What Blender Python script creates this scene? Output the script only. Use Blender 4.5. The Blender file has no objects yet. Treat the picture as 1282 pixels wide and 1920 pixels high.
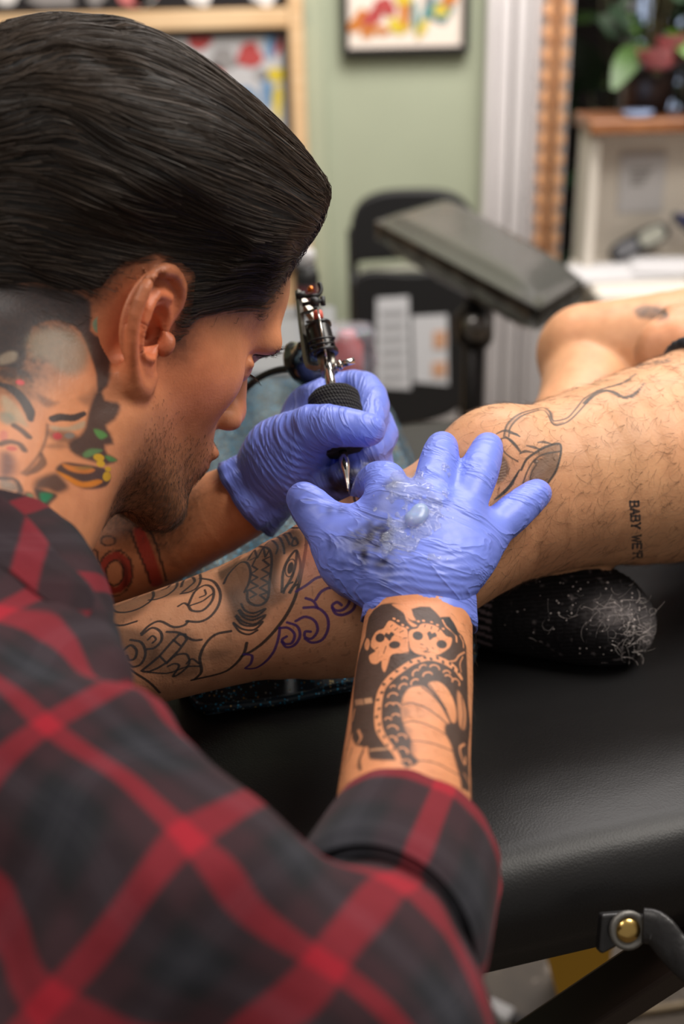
import bpy, math, random
import numpy as np
from mathutils import Vector, Matrix

rng = np.random.default_rng(7)
random.seed(7)
scene = bpy.context.scene
col = scene.collection

# ------------------------------------------------------------------ camera
F, CX, CY = 2200.0, 641.0, 960.0            # focal length in pixels of a 1282 x 1920 frame
CAM_H, PITCH, ROLL = 1.2, math.radians(25), math.radians(1.45)
_r0 = np.array([1, 0, 0.]); _d0 = np.array([0, -math.sin(PITCH), -math.cos(PITCH)])
FWD = np.array([0, math.cos(PITCH), -math.sin(PITCH)])
RGT = math.cos(ROLL) * _r0 + math.sin(ROLL) * _d0
DWN = math.cos(ROLL) * _d0 - math.sin(ROLL) * _r0
ORG = np.array([0, 0, CAM_H])


def P(px, py, z):
    """real-world point that the photo shows at (px, py) when it lies z metres along the view axis"""
    return ORG + z * (FWD + (px - CX) / F * RGT + (py - CY) / F * DWN)


def onz(px, py, h):
    """where the sight line through a pixel meets the horizontal plane of height h"""
    d = FWD + (px - CX) / F * RGT + (py - CY) / F * DWN
    return ORG + d * ((h - CAM_H) / d[2])


def ony(px, py, Y):
    d = FWD + (px - CX) / F * RGT + (py - CY) / F * DWN
    return ORG + d * (Y / d[1])


def zdepth(p):
    return float((np.asarray(p) - ORG) @ FWD)


cam_d = bpy.data.cameras.new('camera')
cam_d.sensor_fit = 'VERTICAL'; cam_d.sensor_height = 36.0; cam_d.sensor_width = 24.0
cam_d.lens = F / 1920 * 36.0
cam_d.clip_start = .01
cam_d.dof.use_dof = True; cam_d.dof.focus_distance = 0.70; cam_d.dof.aperture_fstop = 4.0
cam = bpy.data.objects.new('camera', cam_d); col.objects.link(cam)
_m = Matrix.Identity(4)
for i in range(3):
    _m[i][0] = RGT[i]; _m[i][1] = -DWN[i]; _m[i][2] = -FWD[i]; _m[i][3] = ORG[i]
cam.matrix_world = _m
scene.camera = cam

# ------------------------------------------------------------------ world, lights, exposure
w = bpy.data.worlds.new('room_ambience'); scene.world = w; w.use_nodes = True
bg = w.node_tree.nodes['Background']; bg.inputs[0].default_value = (1.0, .93, .86, 1); bg.inputs[1].default_value = .27


def area(name, loc, target, size, power, color):
    l = bpy.data.lights.new(name, 'AREA'); l.energy = power; l.color = color
    l.shape = 'RECTANGLE'; l.size = size[0]; l.size_y = size[1]
    o = bpy.data.objects.new(name, l); col.objects.link(o); o.location = loc
    o.rotation_euler = (Vector(target) - Vector(loc)).to_track_quat('-Z', 'Y').to_euler()
    return o


area('ceiling_light_work', (.95, .62, 2.3), (.15, .72, .8), (.8, .8), 28, (1, .94, .86))
area('ceiling_light_front', (-.9, .1, 2.45), (-.1, .6, .9), (.9, .6), 15, (1, .93, .86))
area('ceiling_light_back', (.5, 2.0, 2.5), (.5, 2.9, .6), (1.6, .8), 76, (1, .95, .92))
scene.view_settings.view_transform = 'Standard'; scene.view_settings.look = 'None'
scene.view_settings.exposure = 0.0; scene.view_settings.gamma = 1.0
scene.view_settings.use_curve_mapping = False


# ------------------------------------------------------------------ materials
def lin(r, g, b):
    f = lambda c: (c / 255 / 12.92) if c / 255 <= .04045 else ((c / 255 + .055) / 1.055) ** 2.4
    return (f(r), f(g), f(b), 1.0)


def mat(name, color=(.5, .5, .5, 1), rough=.5, metal=0., spec=.5, **kw):
    m = bpy.data.materials.new(name); m.use_nodes = True
    b = m.node_tree.nodes['Principled BSDF']
    b.inputs['Base Color'].default_value = color
    b.inputs['Roughness'].default_value = rough; b.inputs['Metallic'].default_value = metal
    b.inputs['Specular IOR Level'].default_value = spec
    for k, v in kw.items():
        b.inputs[k.replace('_', ' ')].default_value = v
    return m


class NT:
    """small node-tree helper"""
    def __init__(s, m):
        s.m = m; s.t = m.node_tree; s.b = s.t.nodes['Principled BSDF']

    def n(s, kind, **kw):
        nd = s.t.nodes.new(kind)
        for k, v in kw.items():
            if k.startswith('i_'):
                nd.inputs[k[2:].replace('_', ' ')].default_value = v
            elif k.startswith('x_'):
                nd.inputs[int(k[2:])].default_value = v
            else:
                setattr(nd, k, v)
        return nd

    def l(s, a, b):
        s.t.links.new(a, b)

    def ramp(s, fac, stops):
        r = s.n('ShaderNodeValToRGB'); e = r.color_ramp.elements
        while len(e) < len(stops): e.new(.5)
        for el, (p, c) in zip(e, stops): el.position = p; el.color = c
        s.l(fac, r.inputs[0]); return r.outputs[0]

    def noise(s, scale, detail=3, vec=None, rough=.5):
        n = s.n('ShaderNodeTexNoise'); n.inputs['Scale'].default_value = scale
        n.inputs['Detail'].default_value = detail; n.inputs['Roughness'].default_value = rough
        if vec is None: vec = s.n('ShaderNodeTexCoord').outputs['Object']
        s.l(vec, n.inputs['Vector']); return n.outputs['Fac']

    def bump(s, h, strength=.3, dist=.001, prev=None):
        b = s.n('ShaderNodeBump'); b.inputs['Strength'].default_value = strength
        b.inputs['Distance'].default_value = dist; s.l(h, b.inputs['Height'])
        if prev is not None: s.l(prev, b.inputs['Normal'])
        s.l(b.outputs[0], s.b.inputs['Normal']); return b.outputs[0]

    def attr(s, name):
        a = s.n('ShaderNodeAttribute'); a.attribute_name = name; return a

    def mix(s, fac, a, b, mode='MIX'):
        m = s.n('ShaderNodeMix'); m.data_type = 'RGBA'; m.blend_type = mode
        for sock, v in ((m.inputs[0], fac), (m.inputs[6], a), (m.inputs[7], b)):
            if hasattr(v, 'is_linked'): s.l(v, sock)
            else: sock.default_value = v
        return m.outputs[2]

    def math(s, op, a, b=None, clamp=False):
        m = s.n('ShaderNodeMath'); m.operation = op; m.use_clamp = clamp
        for i, v in enumerate((a, b)):
            if v is None: continue
            if hasattr(v, 'is_linked'): s.l(v, m.inputs[i])
            else: m.inputs[i].default_value = v
        return m.outputs[0]


def skin_mat(name, sss=.12):
    m = mat(name, rough=.48, spec=.4); t = NT(m)
    a = t.attr('skin')
    n1 = t.noise(90, 4); n2 = t.noise(700, 2)
    c = t.mix(t.ramp(n1, [(.3, (.88, .84, .82, 1)), (.7, (1.08, 1.06, 1.05, 1))]), a.outputs['Color'], (0, 0, 0, 1))
    mul = t.mix(1.0, a.outputs['Color'], t.ramp(n1, [(.3, (.86, .82, .80, 1)), (.7, (1., 1., 1., 1))]), 'MULTIPLY')
    t.l(mul, t.b.inputs['Base Color'])
    t.b.inputs['Subsurface Weight'].default_value = sss
    t.b.inputs['Subsurface Radius'].default_value = (.012, .005, .003)
    t.b.inputs['Subsurface Scale'].default_value = .35
    h = t.math('ADD', t.math('MULTIPLY', n2, .6), n1)
    t.bump(h, .25, .0012)
    return m


def attr_mat(name, attr, rough=.6, spec=.4, bump=None, **kw):
    m = mat(name, rough=rough, spec=spec, **kw); t = NT(m)
    t.l(t.attr(attr).outputs['Color'], t.b.inputs['Base Color'])
    if bump: t.bump(t.noise(bump[0], 3), bump[1], bump[2])
    return m


# ------------------------------------------------------------------ signed-distance modelling
def V(*a): return np.array(a, float)


def unit(v): return v / (np.linalg.norm(v) + 1e-12)


def smin(a, b, k):
    if k <= 0: return np.minimum(a, b)
    h = np.maximum(k - np.abs(a - b), 0)
    return np.minimum(a, b) - h * h * (.25 / k)


class Prim:
    def __init__(s, fn, c, r): s.fn = fn; s.c = np.asarray(c, float); s.r = r; s.box = (s.c - r, s.c + r)


def rcone(a, b, ra, rb):
    a = np.asarray(a, float); b = np.asarray(b, float); ab = b - a; L2 = ab @ ab + 1e-12
    def fn(p):
        q = p - a; t = np.minimum(np.maximum(q @ ab / L2, 0), 1)
        q = q - t[:, None] * ab; return np.sqrt(np.einsum('ij,ij->i', q, q)) - (ra + (rb - ra) * t)
    pr = Prim(fn, (a + b) / 2, np.sqrt(L2) / 2 + max(ra, rb)); m_ = max(ra, rb); pr.box = (np.minimum(a, b) - m_, np.maximum(a, b) + m_); return pr


def fcone(a, b, ra, rb, side, flat):
    """tapered capsule with an elliptical section: radius scaled by `flat` across `side`'s normal, 1 along `side`"""
    a = np.asarray(a, float); b = np.asarray(b, float); ab = b - a; L2 = ab @ ab + 1e-12
    x = unit(ab); y = unit(side - (side @ x) * x); zz = np.cross(x, y)
    def fn(p):
        q = p - a; t = np.minimum(np.maximum(q @ ab / L2, 0), 1); q = q - t[:, None] * ab
        r = ra + (rb - ra) * t
        e = np.stack([q @ x, q @ y, (q @ zz) / flat], 1)
        return (np.sqrt(np.einsum('ij,ij->i', e, e)) - r) * min(1, flat)
    return Prim(fn, (a + b) / 2, np.sqrt(L2) / 2 + max(ra, rb) * max(1, flat))


def ell(c, rad, B=None):
    c = np.asarray(c, float); rad = np.asarray(rad, float)
    def fn(p):
        q = p - c
        if B is not None: q = q @ B
        e = q / rad; k0 = np.sqrt(np.einsum('ij,ij->i', e, e)); e = e / rad; k1 = np.sqrt(np.einsum('ij,ij->i', e, e)) + 1e-9
        return np.where(k0 < 1e-6, -rad.min(), k0 * (k0 - 1) / k1)
    return Prim(fn, c, rad.max())


def tube(A, side=None, flat=1.0):
    """swept tapered capsule through stations A = [x y z r]; flat squeezes it across the normal of `side`"""
    a = A[:-1, :3]; ab = A[1:, :3] - a; L2 = (ab * ab).sum(1) + 1e-12; ra = A[:-1, 3]; dr = A[1:, 3] - ra
    mc = a + ab / 2; mr = np.sqrt(L2) / 2 + np.maximum(ra, ra + dr) * max(1, flat); ml = np.sqrt(L2) / 2 - np.minimum(ra, ra + dr) * min(1, flat)
    if side is not None:
        zz = np.cross(ab, side); zz /= np.linalg.norm(zz, axis=1)[:, None] + 1e-12
    def fn(p):
        lo = p.min(0); hi = p.max(0); g = np.linalg.norm((lo + hi) / 2 - mc, axis=1); hd = np.linalg.norm(hi - lo) / 2
        ss = np.flatnonzero(g - mr - hd < (g + ml + hd).min())
        best = np.full(len(p), 9.)
        for i in ss:
            q = p - a[i]; t = np.minimum(np.maximum(q @ ab[i] / L2[i], 0), 1); q = q - t[:, None] * ab[i]
            d2 = np.einsum('ij,ij->i', q, q)
            if side is not None:
                e = q @ zz[i]; d2 = d2 + e * e * (1 / flat ** 2 - 1)
            d = np.sqrt(d2) - (ra[i] + dr[i] * t)
            np.minimum(best, d, out=best)
        return best * min(1, flat) if side is not None else best
    lo = (A[:, :3] - A[:, 3:]).min(0); hi = (A[:, :3] + A[:, 3:]).max(0)
    pr = Prim(fn, (lo + hi) / 2, float(np.linalg.norm(hi - lo)) / 2); pr.box = (lo, hi); return pr


class Sdf:
    def __init__(s): s.ops = []; s.post = None; s.xf = None

    def add(s, pr, k=.0): s.ops.append((pr, k, 1)); return s

    def sub(s, pr, k=.0): s.ops.append((pr, k, -1)); return s

    def chain(s, pts, k=.002, k0=None, sub=2, side=None, flat=1.0):
        """a limb through (point, radius) stations, resampled as a smooth curve"""
        A = np.array([np.append(p, r) for p, r in pts])
        if len(A) > 2 and sub > 1:
            E = np.concatenate([[2 * A[0] - A[1]], A, [2 * A[-1] - A[-2]]]); out = []
            for i in range(1, len(E) - 2):
                for t in np.arange(sub) / sub:
                    p0, p1, p2, p3 = E[i-1], E[i], E[i+1], E[i+2]
                    out.append(.5 * (2*p1 + (p2-p0)*t + (2*p0-5*p1+4*p2-p3)*t*t + (3*p1-p0-3*p2+p3)*t**3))
            A = np.array(out + [A[-1]])
        return s.add(tube(A, side, flat), k if k0 is None else k0)

    def __call__(s, p, margin=.008, cell=.036):
        d = np.full(len(p), .2)
        if not len(p): return d
        BL = np.array([o[0].box[0] - o[1] for o in s.ops]); BH = np.array([o[0].box[1] + o[1] for o in s.ops])
        key = np.floor(p / cell).astype(np.int64); key -= key.min(0); n = key.max(0) + 1
        key = (key[:, 0] * n[1] + key[:, 1]) * n[2] + key[:, 2]
        order = np.argsort(key, kind='stable'); ks = key[order]
        st = np.concatenate([[0], np.flatnonzero(np.diff(ks)) + 1, [len(ks)]])
        for i in range(len(st) - 1):
            ix = order[st[i]:st[i + 1]]; q = p[ix]
            lo = q.min(0); hi = q.max(0)
            gap = np.maximum(np.maximum(lo - BH, BL - hi), 0)
            use = np.flatnonzero((gap * gap).sum(1) < margin * margin)
            if not len(use): continue
            dd = np.full(len(q), .2)
            for j in use:
                pr, k, sg = s.ops[j]
                v = pr.fn(q)
                dd = smin(dd, v, k) if sg > 0 else -smin(-dd, v, k)
            d[ix] = dd
        if s.post is not None: d = s.post(p, d)
        return d

    def bounds(s, pad=.012):
        lo = np.min([pr.box[0] for pr, k, g in s.ops if g > 0], 0) - pad
        hi = np.max([pr.box[1] for pr, k, g in s.ops if g > 0], 0) + pad
        return lo, hi


def xf_prim(pr, o, B, sc=1.0):
    """a primitive written in local coordinates, placed at o with axes B (columns)"""
    fn0 = pr.fn
    return Prim(lambda p: fn0(((p - o) @ B) / sc) * sc, o + B @ (pr.c * sc), pr.r * sc)


def grad(f, p, e=4e-4):
    k = np.array([[1, -1, -1], [-1, -1, 1], [-1, 1, -1], [1, 1, 1.]])
    g = np.zeros_like(p)
    for v in k: g += v * f(p + e * v)[:, None]
    return g / (4 * e)


def project(f, p, it=2):
    g = grad(f, p); g2 = np.maximum((g * g).sum(1), .05)
    for _ in range(it):
        d = f(p); s = np.clip(d / g2, -.004, .004)
        p = p - g * s[:, None]
    return p


def surface_nets(f, lo, hi, h):
    n = np.ceil((hi - lo) / h).astype(int) + 1
    n = ((n + 3) // 4) * 4
    nb = n // 4
    bi = np.stack(np.meshgrid(*[np.arange(k) for k in nb], indexing='ij'), -1).reshape(-1, 3)
    bc = lo + (bi * 4 + 1.5) * h
    rad = 5.2 * h
    b4 = np.unique(bi // 5, axis=0); d4 = f(lo + (b4 * 20 + 9.5) * h, margin=20 * h, cell=1.)
    near = np.zeros(tuple(nb // 5 + 1), bool); near[tuple(b4[np.abs(d4) < 22 * h].T)] = True
    inn = np.zeros(tuple(nb // 5 + 1), bool); inn[tuple(b4[d4 < 0].T)] = True
    nm = near[tuple((bi // 5).T)]; d = np.where(inn[tuple((bi // 5).T)], -.2, .2)
    d[nm] = f(bc[nm], margin=rad + .004, cell=.1)
    act = np.abs(d) < rad
    vol = np.full(tuple(n), .2, np.float32)
    off = np.stack(np.meshgrid(*[np.arange(4)] * 3, indexing='ij'), -1).reshape(-1, 3)
    ins = (bi[~act & (d < 0)][:, None] * 4 + off[None]).reshape(-1, 3)
    vol[ins[:, 0], ins[:, 1], ins[:, 2]] = -.2
    idx = (bi[act][:, None] * 4 + off[None]).reshape(-1, 3)
    for c in range(0, len(idx), 400000):
        ii = idx[c:c + 400000]
        vol[ii[:, 0], ii[:, 1], ii[:, 2]] = f(lo + ii * h)
    neg = vol < 0
    cnt = sum(neg[a:n[0]-1+a, b:n[1]-1+b, c:n[2]-1+c].astype(np.int8) for a in (0, 1) for b in (0, 1) for c in (0, 1))
    cells = np.argwhere((cnt > 0) & (cnt < 8))
    vid = np.full(tuple(n), -1, np.int32); vid[tuple(cells.T)] = np.arange(len(cells))
    acc = np.zeros((len(cells), 3)); num = np.zeros(len(cells))
    cor = [(a, b, c) for a in (0, 1) for b in (0, 1) for c in (0, 1)]
    for i, A in enumerate(cor):
        for Bc in cor[i+1:]:
            if sum(abs(x - y) for x, y in zip(A, Bc)) != 1: continue
            va = vol[tuple((cells + A).T)]; vb = vol[tuple((cells + Bc).T)]
            m = (va < 0) != (vb < 0)
            t = np.where(m, va / np.where(va == vb, 1, va - vb), 0)
            pt = np.array(A) + t[:, None] * (np.array(Bc) - np.array(A))
            acc[m] += pt[m]; num[m] += 1
    verts = lo + (cells + acc / num[:, None]) * h
    quads = []
    for ax in range(3):
        sl = [slice(1, -1)] * 3
        a = neg[1:-1, 1:-1, 1:-1]
        bsl = [slice(1, -1)] * 3; bsl[ax] = slice(2, None)
        b = neg[tuple(bsl)]
        u, v = [(1, 2), (2, 0), (0, 1)][ax]
        for fl, m in ((False, a & ~b), (True, ~a & b)):
            c = np.argwhere(m) + 1
            if not len(c): continue
            eu = np.eye(3, dtype=int)[u]; ev = np.eye(3, dtype=int)[v]
            q = np.stack([vid[tuple((c - eu - ev).T)], vid[tuple((c - ev).T)], vid[tuple(c.T)], vid[tuple((c - eu).T)]], 1)
            if fl: q = q[:, ::-1]
            quads.append(q)
    q = np.concatenate(quads); q = q[(q >= 0).all(1)]
    return verts, q


def vert_normals(v, q):
    a = v[q]; n = np.cross(a[:, 2] - a[:, 0], a[:, 3] - a[:, 1])
    out = np.stack([np.bincount(q.ravel(), np.repeat(n[:, k], 4), len(v)) for k in range(3)], 1)
    return out / (np.linalg.norm(out, axis=1)[:, None] + 1e-12)


def sdf_mesh(f, h, bounds=None, refine=(), it=2):
    """mesh an implicit shape; refine = list of (predicate(face centres)) each halving the faces it picks"""
    lo, hi = bounds if bounds is not None else f.bounds()
    v, q = surface_nets(f, np.asarray(lo, float), np.asarray(hi, float), h)
    v = project(f, v, it)
    ngons = []
    for pred in refine:
        c = v[q].mean(1); sel = pred(c)
        if not sel.any(): continue
        s = q[sel]; rest = q[~sel]
        e = np.concatenate([np.stack([s[:, i], s[:, (i+1) % 4]], 1) for i in range(4)])
        es = np.sort(e, 1); key = es[:, 0].astype(np.int64) * 10000000 + es[:, 1]
        uq, inv = np.unique(key, return_inverse=True)
        ua = (uq // 10000000).astype(int); ub = (uq % 10000000).astype(int)
        mid = (v[ua] + v[ub]) / 2; cen = v[s].mean(1)
        n0 = len(v); m0 = n0 + len(mid)
        nv_ = vert_normals(v, q); nn = np.concatenate([nv_[ua] + nv_[ub], nv_[s].sum(1)]); nn /= np.linalg.norm(nn, axis=1)[:, None] + 1e-12
        new = np.concatenate([mid, cen]); dd = f(new); new = new - nn * np.clip(dd, -.003, .003)[:, None]
        v = np.concatenate([v, new])
        ei = inv.reshape(4, -1) + n0; ci = np.arange(len(s)) + m0
        sub = [np.stack([s[:, i], ei[i], ci, ei[(i-1) % 4]], 1) for i in range(4)]
        # unrefined neighbours take the new edge points as extra corners so that the skin stays closed
        er = np.stack([np.sort(np.stack([rest[:, i], rest[:, (i+1) % 4]], 1), 1) for i in range(4)], 1)
        kr = er[..., 0].astype(np.int64) * 10000000 + er[..., 1]
        pos = np.clip(np.searchsorted(uq, kr), 0, len(uq) - 1); hit = uq[pos] == kr
        anyh = hit.any(1)
        for face, hh, pp in zip(rest[anyh], hit[anyh], pos[anyh]):
            g = []
            for i in range(4):
                g.append(int(face[i]))
                if hh[i]: g.append(int(pp[i] + n0))
            ngons.append(g)
        q = np.concatenate([rest[~anyh]] + sub)
    return v, q, ngons


def mesh_obj(name, v, faces, material=None, parent=None, smooth=True, ngons=()):
    me = bpy.data.meshes.new(name)
    if isinstance(faces, np.ndarray) and not len(ngons):
        nf, k = faces.shape
        me.vertices.add(len(v)); me.vertices.foreach_set('co', np.ascontiguousarray(v, np.float32).ravel())
        me.loops.add(nf * k); me.loops.foreach_set('vertex_index', faces.astype(np.int32).ravel())
        me.polygons.add(nf); me.polygons.foreach_set('loop_start', np.arange(0, nf * k, k, dtype=np.int32))
        me.update(calc_edges=True)
    elif isinstance(faces, np.ndarray):
        nf, k = faces.shape
        lv = np.concatenate([faces.astype(np.int32).ravel()] + [np.array(g, np.int32) for g in ngons])
        sizes = np.concatenate([np.full(nf, k), [len(g) for g in ngons]])
        me.vertices.add(len(v)); me.vertices.foreach_set('co', np.ascontiguousarray(v, np.float32).ravel())
        me.loops.add(len(lv)); me.loops.foreach_set('vertex_index', lv)
        me.polygons.add(len(sizes))
        me.polygons.foreach_set('loop_start', np.concatenate([[0], np.cumsum(sizes)[:-1]]).astype(np.int32))
        me.update(calc_edges=True)
    else:
        me.from_pydata([tuple(map(float, p)) for p in v], [], [tuple(map(int, f)) for f in faces])
    if not isinstance(faces, np.ndarray): me.validate()
    if smooth: me.polygons.foreach_set('use_smooth', np.ones(len(me.polygons), bool))
    if material is not None: me.materials.append(material)
    o = bpy.data.objects.new(name, me); col.objects.link(o)
    if parent is not None: o.parent = parent
    return o


def set_color(o, name, rgb):
    a = o.data.attributes.new(name, 'FLOAT_COLOR', 'POINT')
    c = np.ones((len(rgb), 4), np.float32); c[:, :rgb.shape[1]] = rgb
    a.data.foreach_set('color', c.ravel())


def set_vec(o, name, vec):
    a = o.data.attributes.new(name, 'FLOAT_VECTOR', 'POINT')
    a.data.foreach_set('vector', np.ascontiguousarray(vec, np.float32).ravel())


def tag(o, label=None, cat=None, group=None, kind=None):
    if label: o['label'] = label
    if cat: o['category'] = cat
    if group: o['group'] = group
    if kind: o['kind'] = kind
    return o


def empty(name, loc):
    o = bpy.data.objects.new(name, None); col.objects.link(o); o.location = loc; return o


def part(name, v, faces, material, parent, smooth=True, ngons=()):
    """a mesh given in world coordinates, made a child of `parent` (an un-rotated Empty or mesh)"""
    off = np.array(parent.matrix_basis.translation) if parent is not None else 0
    pp = parent
    off = np.zeros(3)
    while pp is not None:
        off = off + np.array(pp.location); pp = pp.parent
    return mesh_obj(name, np.asarray(v, float) - off, faces, material, parent, smooth, ngons)


def hit(f, px, py, z0=.45, z1=1.2):
    """first point of an implicit shape on the sight line of a pixel"""
    d = FWD + (px - CX) / F * RGT + (py - CY) / F * DWN; L = np.linalg.norm(d)
    z = z0
    for _ in range(200):
        v = float(f((ORG + d * z)[None], margin=.06)[0])
        if v < 2e-4: return ORG + d * z
        z += max(min(v, .03), 2e-4) * .8 / L
        if z > z1: break
    return None


def hits(f, pts, z0=.45, z1=1.2):
    """vectorised hit()"""
    pts = np.asarray(pts, float)
    d = FWD + (pts[:, :1] - CX) / F * RGT + (pts[:, 1:2] - CY) / F * DWN
    z = np.full(len(pts), z0); ok = np.zeros(len(pts), bool); L = np.linalg.norm(d, axis=1)
    for _ in range(160):
        a = ~ok & (z < z1)
        if not a.any(): break
        v = f(ORG + d[a] * z[a][:, None], margin=.03, cell=.06); v = np.where(v > .1, .025, v)
        h = v < 2e-4
        zi = z[a]; zi = np.where(h, zi, zi + np.maximum(np.minimum(v, .03), 2e-4) * .8 / L[a]); z[a] = zi
        ia = np.where(a)[0]; ok[ia[h]] = True
    return ORG + d * z[:, None], ok


def R(px, z): return px * z / F


def pchain(lst):
    """[(px, py, z, radius in px)] -> [(point, radius)]"""
    return [(P(x, y, z), R(r, z)) for x, y, z, r in lst]


# ------------------------------------------------------------------ plain shape helpers (return verts, faces)
def box(lo, hi, bev=0.):
    lo = np.asarray(lo, float); hi = np.asarray(hi, float)
    if bev <= 0:
        v = [(x, y, z) for x in (lo[0], hi[0]) for y in (lo[1], hi[1]) for z in (lo[2], hi[2])]
        f = [(0, 1, 3, 2), (4, 6, 7, 5), (0, 4, 5, 1), (2, 3, 7, 6), (0, 2, 6, 4), (1, 5, 7, 3)]
        return np.array(v), f
    c = (lo + hi) / 2; h = (hi - lo) / 2; v = []; idx = {}
    for sx in (-1, 1):
        for sy in (-1, 1):
            for sz in (-1, 1):
                for ax in range(3):
                    p = np.array([sx, sy, sz]) * (h - bev); p[ax] += (sx, sy, sz)[ax] * bev
                    idx[(sx, sy, sz, ax)] = len(v); v.append(c + p)
    f = []
    for ax in range(3):
        u, w_ = [(1, 2), (2, 0), (0, 1)][ax]
        for s in (-1, 1):
            q = []
            for a, b in ((-1, -1), (1, -1), (1, 1), (-1, 1)):
                k = [0, 0, 0]; k[ax] = s; k[u] = a; k[w_] = b; q.append(idx[(*k, ax)])
            f.append(q if s > 0 else q[::-1])
        for a in (-1, 1):
            for b in (-1, 1):
                k0 = [0, 0, 0]; k0[u] = a; k0[w_] = b; k1 = list(k0); k0[ax] = -1; k1[ax] = 1
                q = [idx[(*k0, u)], idx[(*k1, u)], idx[(*k1, w_)], idx[(*k0, w_)]]
                f.append(q if a * b < 0 else q[::-1])
    for sx in (-1, 1):
        for sy in (-1, 1):
            for sz in (-1, 1):
                q = [idx[(sx, sy, sz, a)] for a in range(3)]
                f.append(q if sx * sy * sz > 0 else q[::-1])
    return np.array(v), f


def frame_of(d):
    d = unit(np.asarray(d, float)); a = V(0, 0, 1) if abs(d[2]) < .9 else V(1, 0, 0)
    x = unit(np.cross(a, d)); return x, np.cross(d, x), d


def sweep(pts, radii, n=12, caps=True, flat=1.0, up=None):
    """tube along a path"""
    pts = np.asarray(pts, float); m = len(pts)
    radii = np.broadcast_to(np.asarray(radii, float), (m,))
    tan = np.gradient(pts, axis=0); v = []; f = []
    x, y, _ = frame_of(tan[0])
    if up is not None: y = np.asarray(up, float)
    for i in range(m):
        t = unit(tan[i]); x = unit(np.cross(y, t)); y = np.cross(t, x)
        a = np.linspace(0, 2 * np.pi, n, endpoint=False)
        v.append(pts[i] + radii[i] * (np.cos(a)[:, None] * x + flat * np.sin(a)[:, None] * y))
    v = np.concatenate(v)
    for i in range(m - 1):
        for j in range(n):
            k = (j + 1) % n
            f.append((i*n+j, i*n+k, (i+1)*n+k, (i+1)*n+j))
    if caps:
        f.append(tuple(range(n))[::-1]); f.append(tuple((m-1)*n + j for j in range(n)))
    return v, f


def lathe(prof, base, axis, n=24):
    """surface of revolution: prof = [(radius, height along axis)]"""
    x, y, d = frame_of(axis); v = []; f = []
    a = np.linspace(0, 2 * np.pi, n, endpoint=False)
    for r, h in prof:
        v.append(np.asarray(base) + h * d + r * (np.cos(a)[:, None] * x + np.sin(a)[:, None] * y))
    v = np.concatenate(v); m = len(prof)
    for i in range(m - 1):
        for j in range(n):
            k = (j + 1) % n; f.append((i*n+j, i*n+k, (i+1)*n+k, (i+1)*n+j))
    f.append(tuple(range(n))[::-1]); f.append(tuple((m-1)*n + j for j in range(n)))
    return v, f


def join(*parts):
    v = []; f = []; o = 0
    for a, b in parts:
        v.append(np.asarray(a, float)); f += [tuple(i + o for i in q) for q in b]; o += len(a)
    return np.concatenate(v), f


def slab(poly, normal, th):
    """extruded flat polygon (outline -> real thickness)"""
    poly = np.asarray(poly, float); n = unit(np.asarray(normal, float)); m = len(poly)
    v = np.concatenate([poly, poly - n * th])
    f = [tuple(range(m)), tuple(range(2*m-1, m-1, -1))] + [(i, i + m, (i+1) % m + m, (i+1) % m) for i in range(m)]
    return v, f


def catmull(pts, sub=6, closed=False):
    A = np.asarray(pts, float); n = len(A)
    E = np.concatenate([A[-1:], A, A[:2]]) if closed else np.concatenate([[2*A[0]-A[1]], A, [2*A[-1]-A[-2]]])
    out = []
    for i in range(1, len(E) - 2):
        for t in np.arange(sub) / sub:
            p0, p1, p2, p3 = E[i-1], E[i], E[i+1], E[i+2]
            out.append(.5 * (2*p1 + (p2-p0)*t + (2*p0-5*p1+4*p2-p3)*t*t + (3*p1-p0-3*p2+p3)*t**3))
    if not closed: out.append(A[-1])
    return np.array(out)


def flat_tag(o): o.data.polygons.foreach_set('use_smooth', np.zeros(len(o.data.polygons), bool)); return o


def struct(name, vf, m, smooth=False, parent=None):
    o = mesh_obj(name, vf[0], vf[1], m, parent, smooth)
    if parent is None: o['kind'] = 'structure'
    return o


def up_bevel(o, w_=.003, seg=2):
    b = o.modifiers.new('bevel', 'BEVEL'); b.width = w_; b.segments = seg; b.limit_method = 'ANGLE'; return o


# ================================================================== the room
WY = 3.2                                                    # back wall
def wallmat(name, c, scale=6):
    m = mat(name, c, .75, spec=.25); t = NT(m)
    t.l(t.mix(t.noise(scale, 3), c, tuple(x * .88 for x in c[:3]) + (1,)), t.b.inputs['Base Color'])
    t.bump(t.noise(180, 2), .12, .002); return m
m_green = wallmat('sage_green_paint', lin(168, 174, 150))
m_white = wallmat('white_gloss_paint', lin(222, 216, 214))
m_dark = wallmat('dark_alcove_paint', lin(40, 34, 32))
m_ceil = wallmat('ceiling_paint', lin(225, 220, 212))

fl = mat('stained_concrete', lin(80, 70, 60), .6); t = NT(fl)
n1 = t.noise(7, 5); n2 = t.noise(38, 3)
c1 = t.ramp(n1, [(.3, lin(62, 52, 42)), (.55, lin(92, 80, 66)), (.75, lin(112, 96, 82))])
t.l(t.mix(t.ramp(n2, [(.62, (0, 0, 0, 1)), (.72, (1, 1, 1, 1))]), c1, lin(150, 138, 126)), t.b.inputs['Base Color'])
t.bump(n2, .2, .002)
struct('floor', box((-3.2, -1.6, -.05), (3.4, 4.7, 0)), fl)

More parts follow.
